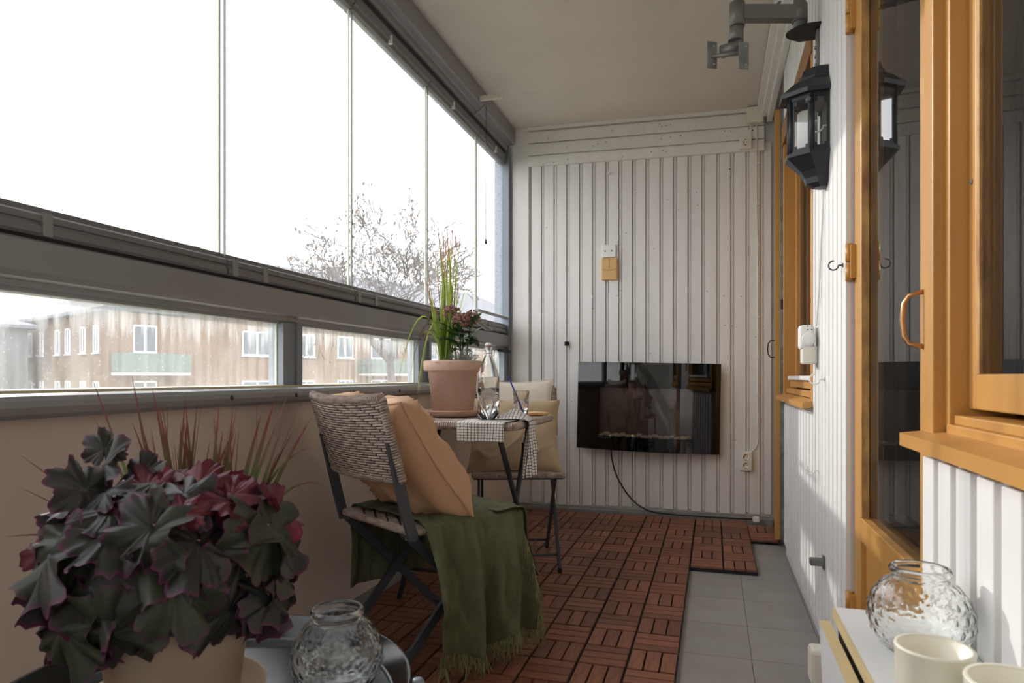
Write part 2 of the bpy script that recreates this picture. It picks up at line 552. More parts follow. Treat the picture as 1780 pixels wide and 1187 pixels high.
for (x, y, half) in spots:
    yy = y-TS*.5+.0 if half else y
    d = link_copy('deck_tile', half_base if half else base_me, deck, T(x, yy, 0) @ (Matrix.Diagonal((1, 1.3, 1, 1)) if half else Matrix()))
    if (x, y, half) in near:
        for (sx, sy, a) in slat_spots():
            link_copy('slat', slat_me, d, T(sx, sy, 0) @ RZ(a))
    else:
        q = link_copy('slat', far_half if half else far_full, d)
        q['kind'] = 'stuff'
# half tile column by the open door
b = MB().box(.001, .146, -.146, .146, -.016, -.0125)
d = link_copy('deck_tile', b.mesh('deck_tile', 'plastic_black'), deck, T(X0+TS-.002, Y0+TS*2.5+.02, 0) @ Matrix.Diagonal((.98, 1.3, 1, 1)) @ T(0, .03, 0))
for k in (-1, 0, 1):
    link_copy('slat', slat_me, d, T(.0745+k*.0485, .0745, 0))
    link_copy('slat', slat_me, d, T(.0745, -.0745+k*.0485, 0) @ RZ(PI/2))

# ---- end wall with board-on-board cladding
wb = MB().box(-1.42, .5, 4.444, 4.54, -.03, 2.62).obj('wall_back', 'white_back')
tag(wb, 'white vertical board wall closing the far end of the balcony', kind='structure')
x = -1.185
i = 0
while x < .335:
    wd = .064+.004*math.sin(i*3.1)
    x1 = min(x+wd, .342)
    zb = .028+.006*math.sin(i*5.7)
    MB().bevbox(x, x1, 4.428, 4.446, zb, 2.33, b=.002).obj('board', 'white_wood', wb)
    MB().bevbox(x1+.003, min(x1+.017, .343), 4.437, 4.446, zb+.012, 2.33, b=.0015).obj('batten', 'white_wood', wb)
    x += .0875
    i += 1
box(-1.32, -1.205, 4.418, 4.446, .02, 2.58, m='white_wood', name='corner_board', parent=wb, bev=.002)
def slope_board(x0, x1, y0, y1, zl, zh, name, m='white_wood', par=wb):
    f = lambda x, z: z-.0232*(x+1.213)
    poly = [(x0, y0, f(x0, zl)), (x1, y0, f(x1, zl)), (x1, y0, f(x1, zh)), (x0, y0, f(x0, zh))]
    return MB().prism(poly, None, (0, y1-y0, 0)).obj(name, m, par)
zz = 2.311
for k, h in enumerate((.062, .072, .072)):
    slope_board(-1.21, .30, 4.404, 4.43, zz, zz+h, 'horizontal_board')
    slope_board(-1.21, .30, 4.422, 4.43, zz+h, zz+h+.012, 'groove_strip')
    zz += h+.011
slope_board(-1.21, .30, 4.394, 4.43, zz, zz+.022, 'ceiling_strip')
# nail holes and stains
def dots(parent, spots, m='dark', r=.0035, nm='nail_hole'):
    b = MB()
    for (x, y, z) in spots:
        b.lathe([(r, 0), (r*.9, .0012)], n=8)
        n0 = len(b.v)-16
        for k in range(n0, len(b.v)):
            v = b.v[k]
            b.v[k] = (x+v[0], y-v[2], z+v[1])
    o = b.obj(nm, m, parent)
    o['kind'] = 'stuff'
    return o
rr = random.Random(3)
dots(wb, [(rr.uniform(-1.1, .3), 4.4275, rr.uniform(.3, 2.2)) for _ in range(34)], r=.003)
dots(wb, [(rr.uniform(-1.15, .25), 4.4035, 2.34+rr.choice((0, .09, .17))-.0232*.7+rr.uniform(-.01, .01)) for _ in range(26)], 'screw')
for (hx, hz) in ((-.66, 2.22), (-.773, 1.41)):
    b = MB(); b.tube([(hx, 4.43, hz), (hx, 4.408, hz)], [.005, .009], 10)
    b.obj('white_knob', 'white_plastic', wb)

# ---- ceiling
def ceil_panel(y0, y1, name, m='ceiling', par=None, dz=0, th=.02):
    xs = (-1.46, .5)
    poly = [(xs[0], y0, ceil_z(xs[0])+dz), (xs[1], y0, ceil_z(xs[1])+dz), (xs[1], y0, ceil_z(xs[1])+dz+th), (xs[0], y0, ceil_z(xs[0])+dz+th)]
    return MB().prism(poly, None, (0, y1-y0, 0)).obj(name, m, par)
ce = ceil_panel(YN, 4.5, 'ceiling', dz=.0203, th=.08)
tag(ce, 'smooth off-white balcony ceiling', kind='structure')
for a, b_ in ((YN, .9), (.902, 3.86), (3.862, 4.45)):
    ceil_panel(a, b_, 'ceiling_panel', par=ce)

# ---- parapet
wl = box(-1.47, -1.335, YN, 4.44, -.09, .80, m='concrete', name='wall_left')
tag(wl, 'smooth beige parapet wall below the balcony glazing', kind='structure')
for a, b_ in ((YN, .45), (.452, 1.72), (1.722, 3.0), (3.002, 4.415)):
    def fn(u, v, a=a, b_=b_):
        z = -.03+v*.845
        bul = .012*math.exp(-((z-.10)/.12)**2)*(.5+.5*math.sin(a*7+u*4))
        return (XL+bul+.004*math.sin(u*PI)*math.sin(v*PI), a+(b_-a)*u, z)
    MB().grid(24, 18, fn).obj('parapet_panel', 'beige', wl)
ll = box(-1.322, -1.304, .9, 4.3, -.03, .035, m='concrete', name='parapet_foot', parent=wl)

# ---- hand rail and pale sill
hr = thing('trim_1', 'rounded grey aluminium handrail along the top of the beige parapet', None, kind='structure')
def rail(y0, y1, g):
    prof = [(-1.335, .846), (-1.30, .8465), (-1.288+g, .842), (-1.279+g, .832), (-1.276+g, .82), (-1.28+g, .806), (-1.29+g, .797), (-1.335, .795)]
    return MB().prism([(p[0], y0, p[1]) for p in prof], None, (0, y1-y0, 0)).obj('rail', 'alu', hr)
rail(YN, 1.43, .004)
rail(1.431, 4.36, 0)
scr = MB().lathe([(.007, 0), (.007, .002), (.004, .0035), (0, .0035)], n=12).mesh('screw', 'screw')
for yv in (.35, .72, 1.05, 1.30, 1.56, 1.86, 2.22, 2.6, 3.0, 3.4):
    link_copy('screw', scr, hr, T(-1.2775, yv, .822) @ RY(PI/2))
box(-1.46, -1.336, YN, 4.40, .80, .853, m='sill', name='sill', parent=hr)

# ---- balcony glazing
wn = thing('window_1', 'grey framed balcony glazing with large sliding panes over low fixed panes', None, kind='structure')
lows = [(-.9, -.21), (-.11, .85), (.945, 1.905), (2.0, 2.965), (3.10, 4.31)]
for a, b_ in lows:
    MB().add([(-1.385, a, .853), (-1.385, b_, .853), (-1.385, b_, 1.058), (-1.385, a, 1.058)], [(0, 1, 2, 3)]).obj('lower_pane', 'pane_low', wn)
    e = box(-1.389, -1.381, b_-.003, b_+.002, .853, 1.058, m='edge', name='glass_edge', parent=wn)
for (a, b_) in ((-.21, -.11), (.85, .945), (1.905, 2.0), (2.965, 3.10)):
    box(-1.415, -1.357, a, b_, .846, 1.06, m='post', name='mullion', parent=wn, bev=.002)
    box(-1.357, -1.349, b_-.03, b_, .846, 1.06, m='post', name='mullion_lip', parent=wn)
# middle beam
bp = [(-1.42, 1.056), (-1.372, 1.056), (-1.372, 1.066), (-1.362, 1.066), (-1.362, 1.078), (-1.346, 1.084), (-1.340, 1.096), (-1.340, 1.160), (-1.352, 1.166), (-1.42, 1.166)]
MB().prism([(p[0], YN, p[1]) for p in bp], None, (0, 4.385-YN, 0)).obj('middle_beam', 'alu', wn)
box(-1.41, -1.37, YN, 4.37, 1.165, 1.178, m='alu_dark', name='track_gap', parent=wn)
ups = [-.55, .18, .91, 1.634, 2.362, 3.104, 3.843, 4.385]
for a, b_ in zip(ups[:-1], ups[1:]):
    tp = [(-1.41, 1.176), (-1.357, 1.176), (-1.352, 1.182), (-1.352, 1.198), (-1.358, 1.200), (-1.358, 1.205), (-1.353, 1.207), (-1.353, 1.220), (-1.362, 1.226), (-1.364, 1.238), (-1.41, 1.238)]
    MB().prism([(p[0], a+.004, p[1]) for p in tp], None, (0, b_-a-.008, 0)).obj('bottom_rail', 'alu_inner', wn)
    for q in (a+.02, a+.16):
        box(-1.372, -1.3495, q, q+.022, 1.177, 1.226, m='alu', name='rail_clip', parent=wn)
    MB().add([(-1.385, a+.002, 1.236), (-1.385, b_-.002, 1.236), (-1.385, b_-.002, 2.345), (-1.385, a+.002, 2.345)], [(0, 1, 2, 3)]).obj('upper_pane', 'pane', wn)
    box(-1.389, -1.381, a-.0015, a+.004, 1.236, 2.345, m='edge', name='glass_edge', parent=wn)
    box(-1.389, -1.381, a+.024, a+.027, 1.236, 2.345, m='alu_inner', name='sealing_strip', parent=wn)
    up_ = [(-1.41, 2.335), (-1.366, 2.335), (-1.362, 2.352), (-1.354, 2.356), (-1.354, 2.394), (-1.36, 2.40), (-1.41, 2.40)]
    MB().prism([(p[0], a+.004, p[1]) for p in up_], None, (0, b_-a-.008, 0)).obj('top_rail', 'alu_inner', wn)
    box(-1.365, -1.348, a+.30, a+.312, 2.338, 2.375, m='white_plastic', name='clip', parent=wn)
box(-1.41, -1.36, YN, 4.37, 2.40, 2.43, m='alu_dark', name='track_gap', parent=wn)
hp = [(-1.44, 2.425), (-1.35, 2.425), (-1.345, 2.44), (-1.345, 2.462), (-1.338, 2.468), (-1.31, 2.47), (-1.302, 2.478), (-1.302, 2.575), (-1.44, 2.578)]
MB().prism([(p[0], YN, p[1]) for p in hp], None, (0, 4.42-YN, 0)).obj('head_beam', 'alu', wn)
box(-1.44, -1.335, 4.385, 4.43, .846, 2.46, m='post', name='end_post', parent=wn, bev=.003)
box(-1.425, -1.345, 4.31, 4.386, .846, 1.06, m='post', name='end_post', parent=wn, bev=.003)
box(-1.345, -1.318, 4.16, 4.375, 1.043, 1.06, m='dark', name='end_block', parent=wn, bev=.002)
box(-1.37, -1.345, 3.79, 4.385, 1.275, 1.287, m='alu', name='end_bar', parent=wn)
b = MB().tube([(-1.30, 3.80, 2.50), (-1.302, 3.80, 1.70)], .0018, 6)
pc = b.obj('pull_cord', 'alu_dark', wn)
MB().lathe([(0, .03), (.004, .028), (.008, 0), (0, 0)], (-1.302, 3.80, 1.675), 10).obj('cord_tassel', 'dark', pc)
box(-1.31, -1.17, 3.69, 3.71, 2.488, 2.515, m='cream_plastic', name='ceiling_clip', parent=wn, bev=.002)
MB().tube([(-1.345, 3.72, 2.42), (-1.30, 3.72, 2.45), (-1.26, 3.70, 2.47)], .008, 8).obj('latch', 'alu', wn)
hd = MB().tube([(-1.33, 3.62, 1.19), (-1.30, 3.64, 1.20), (-1.27, 3.72, 1.165), (-1.265, 3.82, 1.16)], [.009, .011, .014, .006], 8)
hd.obj('lock_handle', 'alu', wn)

# ---- house wall on the right
wr = MB()
XI = .357
segs = [(YN, 1.318, -.03, .745), (2.013, 2.657, -.03, 2.6), (2.657, 3.703, -.03, .765), 
        (YN, .1, .745, 2.6), (.1, 2.013, 2.10, 2.6), (2.657, 3.703, 2.12, 2.6)]
for (a, b_, z0, z1) in segs:
    wr.box(XI, .47, a, b_, z0, z1)
wr.box(.44, .47, 3.703, 4.45, -.03, 2.6)
wro = wr.obj('wall_right', 'white_back')
tag(wro, 'white board-clad house wall with ochre door and windows', kind='structure')
def clad(y0, y1, z0, z1, per=.0875, wd=.062):
    y = y0
    i = 0
    while y < y1-.01:
        e = min(y+wd, y1)
        MB().bevbox(.345, XI+.002, y, e, z0+.006*math.sin(i*4.3+y), z1, b=.002).obj('board', 'white_wood', wro)
        y += per; i += 1
clad(2.0135, 2.657, .03, 2.44, .0717, .056)
clad(2.665, 3.70, .03, .742, .0875, .064)
clad(.43, 1.317, -.01, .744, .0823, .058)
clad(YN, .40, -.01, 2.44, .0823, .058)
clad(.45, 2.0, 2.14, 2.44, .0823, .058)
clad(2.68, 3.7, 2.16, 2.44, .0823, .058)
cn = thing('trim_3', 'white moulded cornice strip between ceiling and house wall', None, kind='structure')
for (x0, z0) in ((.315, 2.44), (.285, 2.475), (.255, 2.503)):
    box(x0, .345, YN, 4.392, z0, 2.528+.0, m='white_wood', name='moulding', parent=cn, bev=.003)

# dim room behind the glass
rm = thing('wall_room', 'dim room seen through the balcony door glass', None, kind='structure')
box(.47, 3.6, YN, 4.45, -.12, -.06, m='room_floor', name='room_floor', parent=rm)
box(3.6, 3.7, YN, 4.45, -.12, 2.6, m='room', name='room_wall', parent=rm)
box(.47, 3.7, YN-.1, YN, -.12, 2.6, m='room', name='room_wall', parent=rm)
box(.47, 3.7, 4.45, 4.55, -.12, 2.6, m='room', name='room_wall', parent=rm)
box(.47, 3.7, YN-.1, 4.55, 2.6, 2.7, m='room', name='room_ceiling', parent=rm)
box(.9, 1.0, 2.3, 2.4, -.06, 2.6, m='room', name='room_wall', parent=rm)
wnn = box(-1.46, .5, YN-.1, YN, -.09, 2.6, m='white_back', name='wall_front')
tag(wnn, 'plain wall closing the near end of the balcony', kind='structure')

# ---- balcony door
dr = thing('door_1', 'ochre painted balcony door with tall glass pane and lower panel', None, kind='structure')
def db(*a, name='stile', m='orange', par=dr, bev=.002):
    return box(*a, m=m, name=name, parent=par, bev=bev)
db(.3655, .42, 1.926, 2.006, -.02, 2.08, name='hinge_stile')
db(.3655, .42, 1.325, 1.40, -.02, 2.08, name='lock_stile')
db(.3655, .42, 1.40, 1.926, .455, .515, name='middle_rail')
db(.3655, .42, 1.40, 1.926, 2.0, 2.08, name='top_rail')
db(.378, .41, 1.40, 1.926, .06, .455, name='lower_panel')
db(.3655, .42, 1.40, 1.926, -.02, .06, name='bottom_rail')
box(.3665, .384, 1.919, 1.927, .515, 2.0, m='worn', name='glazing_bead', parent=dr)
box(.3665, .384, 1.399, 1.407, .515, 2.0, m='worn', name='glazing_bead', parent=dr)
MB().add([(.385, 1.40, .515), (.385, 1.926, .515), (.385, 1.926, 2.0), (.385, 1.40, 2.0)], [(3, 2, 1, 0)]).obj('pane', 'pane_clean', dr)
MB().add([(.412, 1.40, .515), (.412, 1.926, .515), (.412, 1.926, 2.0), (.412, 1.40, 2.0)], [(3, 2, 1, 0)]).obj('inner_pane', 'pane_clean', dr)
box(.43, .47, 1.41, 1.92, .50, .53, m='alu_dark', name='inner_sill', parent=dr)
for hz in (1.19, .25, 1.86):
    h = MB().tube([(.352, 2.004, hz-.05), (.352, 2.004, hz-.002)], .0095, 12)
    h.tube([(.352, 2.004, hz+.002), (.352, 2.004, hz+.05)], .0095, 12)
    h.box(.353, .368, 1.985, 2.004, hz-.045, hz+.045)
    h.obj('hinge', 'orange', dr)
hnd = [(.366, 1.385, .935), (.345, 1.395, .94), (.338, 1.40, .955), (.336, 1.402, .985), (.338, 1.40, 1.015), (.345, 1.395, 1.03), (.366, 1.385, 1.035)]
MB().tube(hnd, .0045, 8).obj('handle', 'copper', dr)
box(.357, .47, 1.318, 2.013, 2.08, 2.10, m='orange', name='head_frame', parent=dr)

# ---- near window
w2 = thing('window_2', 'ochre framed window beside the door with deep wooden sill', None, kind='structure')
def wbx(*a, name, m='orange', par=w2, bev=.002):
    return box(*a, m=m, name=name, parent=par, bev=bev)
wbx(.349, .46, 1.27, 1.316, .785, 2.10, name='casing')
wbx(.367, .46, 1.249, 1.271, .80, 2.10, name='frame_stile')
wbx(.343, .46, .1, .146, .785, 2.10, name='casing')
wbx(.343, .46, .146, 1.27, 2.06, 2.10, name='frame_head')
wbx(.366, .46, .146, 1.262, .785, .803, name='frame_sill')
wbx(.374, .46, .146, 1.255, .803, .818, name='frame_sill')
wbx(.394, .43, 1.217, 1.247, .829, 2.05, name='sash_stile')
wbx(.394, .43, .15, .19, .829, 2.05, name='sash_stile')
wbx(.394, .43, .19, 1.217, .829, .884, name='sash_rail')
wbx(.394, .43, .19, 1.217, 2.0, 2.05, name='sash_rail')
box(.3945, .409, 1.2045, 1.2175, .884, 2.0, m='worn', name='glazing_bead', parent=w2)
MB().add([(.399, .19, .884), (.399, 1.217, .884), (.399, 1.217, 2.0), (.399, .19, 2.0)], [(3, 2, 1, 0)]).obj('pane', 'pane_clean', w2)
MB().add([(.44, .19, .884), (.44, 1.217, .884), (.44, 1.217, 2.0), (.44, .19, 2.0)], [(3, 2, 1, 0)]).obj('inner_pane', 'pane_clean', w2)
b = MB().prism([(.313, .1, .7605), (.366, .1, .7665), (.366, .1, .789), (.313, .1, .7825)], None, (0, 1.225, 0))
b.obj('window_sill', 'orange', w2)
MB().tube([(.3945, 1.233, 1.19), (.3915, 1.233, 1.19)], .004, 10).obj('screw', 'steel', w2)

# ---- far window
w3 = thing('window_3', 'ochre framed window in the far part of the house wall', None, kind='structure')
def w3b(*a, name, m='orange', bev=.002):
    return box(*a, m=m, name=name, parent=w3, bev=bev)
w3b(.343, .44, 3.665, 3.703, .79, 2.12, name='jamb')
w3b(.395, .44, 3.60, 3.665, .79, 2.12, name='frame_stile')
w3b(.343, .44, 2.657, 2.69, .79, 2.12, name='jamb')
w3b(.36, .44, 2.69, 3.665, 2.07, 2.12, name='frame_head', m='brown_wood')
w3b(.337, .36, 2.64, 3.72, 2.06, 2.16, name='head_casing', m='brown_wood')
w3b(.405, .44, 3.545, 3.598, .86, 2.07, name='sash_stile', m='brown_wood')
w3b(.405, .44, 2.69, 2.75, .86, 2.07, name='sash_stile', m='brown_wood')
w3b(.355, .44, 2.692, 3.66, .80, .825, name='frame_sill')
w3b(.365, .44, 2.692, 3.60, .832, .862, name='sash_rail')
w3b(.350, .44, 2.694, 3.55, .866, .884, name='flashing', m='white_plastic')
MB().add([(.42, 2.75, .88), (.42, 3.545, .88), (.42, 3.545, 2.07), (.42, 2.75, 2.07)], [(3, 2, 1, 0)]).obj('pane', 'pane_clean', w3)
MB().prism([(.310, 2.64, .764), (.36, 2.64, .77), (.36, 2.64, .797), (.310, 2.64, .785)], None, (0, 1.07, 0)).obj('window_sill', 'orange', w3)

# ---- open cupboard door at the far end
d2 = thing('door_2', 'tall narrow ochre door standing open edge-on at the far corner', None, (.3135, 3.838, 0), -math.atan2(.055, .55), kind='structure')
box(0, .028, 0, .555, .012, 2.305, m='orange', name='door_leaf', parent=d2, bev=.002)
box(.028, .046, 0, .555, .012, 2.30, m='steel', name='steel_edge', parent=d2, bev=.002)
box(.030, .042, -.006, .02, 1.24, 1.29, m='dark', name='latch', parent=d2)
MB().tube([(.0, .03, .985), (-.02, .03, .985), (-.033, .03, 1.0), (-.036, .03, 1.03), (-.033, .03, 1.06), (-.02, .03, 1.075), (0, .03, 1.075)], .003, 8).obj('handle', 'dark', d2)
# ================================================================== FURNITURE
def weave(mb, rows, cols, fn, amp=.0034, over=3, width=.82, sub=4, sgn=1, dip=3.3):
    """twill of flat strands: rows run along u and dip under every (over+1)th upright"""
    for i in range(rows):
        v0, v1, vm = (i+.5-width/2)/rows, (i+.5+width/2)/rows, (i+.5)/rows
        vs = []; fs = []
        n = cols*sub
        for k in range(n+1):
            u = k/n
            ph = (k/sub+i) % (over+1)
            h = amp*(1-dip*math.exp(-((ph-.5-over/2.)/.36)**2))
            for (vv, dh) in ((v0, -.0014), (v0+(vm-v0)*.5, .0004), (v1-(v1-vm)*.5, .0004), (v1, -.0014)):
                vs.append(fn(u, vv, sgn*(h+dh)))
        for k in range(n):
            for j in range(3):
                a = k*4+j
                f = (a, a+4, a+5, a+1)
                fs.append(f if sgn > 0 else tuple(reversed(f)))
        mb.add(vs, fs, True)
    return mb

def coil(mb, path, r, pitch, thick, n=7):
    """strand wound round an edge line"""
    P = [Vector(p) for p in path]
    L = [0]
    for a, b in zip(P[:-1], P[1:]): L.append(L[-1]+(b-a).length)
    turns = L[-1]/pitch
    N = int(turns*n)
    pts = []
    for k in range(N+1):
        s = L[-1]*k/N
        i = max(j for j in range(len(L)-1) if L[j] <= s+1e-9)
        t = (P[i+1]-P[i]).normalized()
        p = P[i]+t*(s-L[i])
        a = Vector((0, 0, 1))-t*t.z
        if a.length < .1: a = Vector((0, 1, 0))-t*t.y
        a.normalize(); b = t.cross(a)
        w = 2*PI*k/n
        pts.append(p+(a*math.cos(w)+b*math.sin(w))*r)
    mb.tube(pts, thick, 4, smooth=True)
    return mb

def make_chair(loc, rz, label):
    t = thing('folding_chair', label, 'chair', loc, rz, 'wicker folding chairs')
    HW = .205
    bar = lambda p, q, w=.026, th=.012, up=(0, 1, 0): MB().bar(p, q, w, th, up=up)
    # seat
    sb = MB()
    def sf(u, v, h): return (-.2+.40*u, -.185+.385*v, .438+h)
    sb.box(-.197, .197, -.182, .197, .424, .434)
    weave(sb, 40, 22, sf)
    s = sb.obj('seat', 'wicker', t)
    c = MB()
    for path in ([(-.2, -.19, .433), (.2, -.19, .433)], [(-.2, .203, .433), (.2, .203, .433)], [(-.203, -.185, .433), (-.203, .2, .433)], [(.203, -.185, .433), (.203, .2, .433)]):
        c.tube(path, .0095, 8)
        coil(c, path, .0098, .0078, .0036)
    c.obj('edge_binding', 'wicker', s)
    # back
    bb = MB()
    def bf(u, v, h, off=.008):
        x = -.212+.424*u
        z = .585+.225*v
        yy = -.228-(z-.585)*.30-.028*(1-(2*u-1)**2)
        return (x, yy-h, z+.012*(2*u-1)**2*v)
    gap_shade = MB()
    def cf(u, v): return bf(u, v, .0)
    bb2 = MB()
    weave(bb, 30, 30, lambda u, v, h: bf(u, v, .008+h), sgn=1)
    weave(bb, 30, 26, lambda u, v, h: bf(u, v, -.008+h), sgn=-1)
    bk = bb.obj('backrest', 'wicker', t)
    gap_shade.grid(14, 6, lambda u, v: bf(u, v, .0045)); gap_shade.grid(14, 6, lambda u, v: bf(u, v, -.0045))
    gap_shade.obj('core', 'wicker_dark', bk)  # dark sheets added inside the weave to block light and darken its gaps
    e = MB()
    top = [bf(k/14, 1.0, 0) for k in range(15)]
    bot = [bf(k/14, 0.0, 0) for k in range(15)]
    e.tube(top, .012, 8); coil(e, top, .0125, .0078, .0036)
    e.tube(bot, .0085, 8); coil(e, bot, .009, .0078, .0034)
    for u in (0, 1):
        pth = [bf(u, k/6, 0) for k in range(7)]
        e.tube(pth, .0105, 8); coil(e, pth, .011, .0078, .0036)
    e.obj('edge_binding', 'wicker', bk)
    # legs: each upright runs from the backrest past the seat to a front foot
    for sx in (-1, 1):
        x = sx*HW
        lg = MB()
        lg.tube([(x, -.262, .70), (x, -.215, .50), (x*1.02, -.19, .415)], 1, sec=[(-.007, -.015), (.007, -.015), (.007, .015), (-.007, .015)], up=(1, 0, 0))
        lg.obj('upright', 'chair_metal', t)
        xi = sx*(HW-.022)
        MB().tube([(xi, -.19, .42), (xi, .215, .012)], 1, sec=[(-.006, -.0135), (.006, -.0135), (.006, .0135), (-.006, .0135)], up=(1, 0, 0)).obj('leg', 'chair_metal', t)
        xi2 = sx*(HW-.038)
        MB().tube([(xi2, .165, .42), (xi2, -.225, .012)], 1, sec=[(-.006, -.0135), (.006, -.0135), (.006, .0135), (-.006, .0135)], up=(1, 0, 0)).obj('leg', 'chair_metal', t)
        for (p, q) in (((xi, .203, 0), (xi, .222, .018)), ((xi2, -.232, 0), (xi2, -.213, .018))):
            MB().bevbox(p[0]-.008, p[0]+.008, p[1]-.006, q[1]+.006, 0, .018, b=.003).obj('foot_cap', 'plastic_black', t)
        for (yb, zb, xo, rb) in ((.003, .226, -.012, .006), (-.19, .418, .012, .009), (.165, .418, 0, .007)):
            MB().tube([(sx*(HW+xo), yb, zb), (sx*(HW-.05), yb, zb)], rb, 10).obj('bolt', 'chair_metal', t)
    st = MB().tube([(-HW+.03, .16, .067), (HW-.03, .16, .067)], .0065, 8)
    st.obj('stretcher', 'chair_metal', t)
    MB().tube([(-HW+.04, -.185, .052), (HW-.04, -.185, .052)], .0065, 8).obj('stretcher', 'chair_metal', t)
    MB().tube([(-HW, .165, .418), (HW, .165, .418)], .007, 8).obj('stretcher', 'chair_metal', t)
    return t

A1 = math.atan2(-.53, .85)
CH1 = (-.897, 2.028, 0)
chair1 = make_chair(CH1, A1, 'brown wicker folding chair nearest the camera, holding the peach cushion')
A2 = PI-math.atan2(-.33, .944)*(-1)
A2 = math.atan2(-.33, -.944)
CH2 = (-.905, 3.10, 0)
chair2 = make_chair(CH2, A2, 'brown wicker folding chair on the far side of the table')

def pillow(name, label, m, w, h, th, mtx, seed, group=None, wr=.012, seam=True):
    def pos(u, v, sgn):
        a, b = 2*u-1, 2*v-1
        k = max(0, (1-a**4))*max(0, (1-b**4))
        f = (1-.10*(1-b*b)), (1-.10*(1-a*a))
        x, y = w/2*a*f[0], h/2*b*f[1]
        z = sgn*th/2*(k**.55)
        q = Vector((x*7+seed, y*7, sgn*2.1))
        n = mnoise.noise(q)*.6+.5*mnoise.noise(Vector((x*14+y*6+seed, y*5-x*5, 3.7*sgn)))
        edge = min(1, (k*3))
        ridge = max(0, 1-abs(mnoise.noise(Vector((x*4.5+seed, y*10+x*6, sgn+seed)))*5))
        z += sgn*(wr*n+wr*.8*ridge*ridge)*edge
        x += wr*.4*mnoise.noise(q*1.3)
        return mtx @ Vector((x, y, z))
    b = MB()
    n = 46
    b.grid(n, n, lambda u, v: pos(u, v, 1), uv=False)
    b.grid(n, n, lambda u, v: pos(1-u, v, -1), uv=False)
    o = b.obj(name, m)
    bm = bmesh.new(); bm.from_mesh(o.data); bmesh.ops.remove_doubles(bm, verts=bm.verts, dist=1e-5); bm.to_mesh(o.data); bm.free()
    for p in o.data.polygons: p.use_smooth = True
    tag(o, label, 'cushion', group)
    if seam:
        pts = [pos(k/30, 0, 1) for k in range(30)]+[pos(1, k/30, 1) for k in range(30)]+[pos(1-k/30, 1, 1) for k in range(30)]+[pos(0, 1-k/30, 1) for k in range(30)]
        MB().tube(pts, .0042, 6, closed=True).obj('seam', m, o)
    return o

C1 = T(*CH1) @ RZ(A1)
# peach cushion: leans on the backrest, bottom edge forward on the seat
def lean(cm, x, y, z, tilt, roll=0, yaw=0): return cm @ T(x, y, z) @ RZ(yaw) @ RX(PI/2+tilt) @ RZ(roll)
pillow('cushion', 'peach linen cushion leaning on the backrest of the near chair', 'peach', .46, .45, .19,
       lean(C1, .0, -.118, .636, math.radians(37), math.radians(-2), math.radians(0)), 1.7, 'chair cushions', .022)
C2 = T(*CH2) @ RZ(A2)
pillow('cushion', 'beige linen cushion standing on the far wicker chair seat', 'beige_linen', .44, .40, .15,
       lean(C2, .01, .01, .60, math.radians(33), .03), 5.2, 'chair cushions', .018)
pillow('cushion', 'white linen cushion propped behind the beige one on far chair', 'white_linen', .40, .42, .06,
       lean(C2, -.0, -.185, .668, math.radians(18)), 9.1, 'chair cushions', .005)

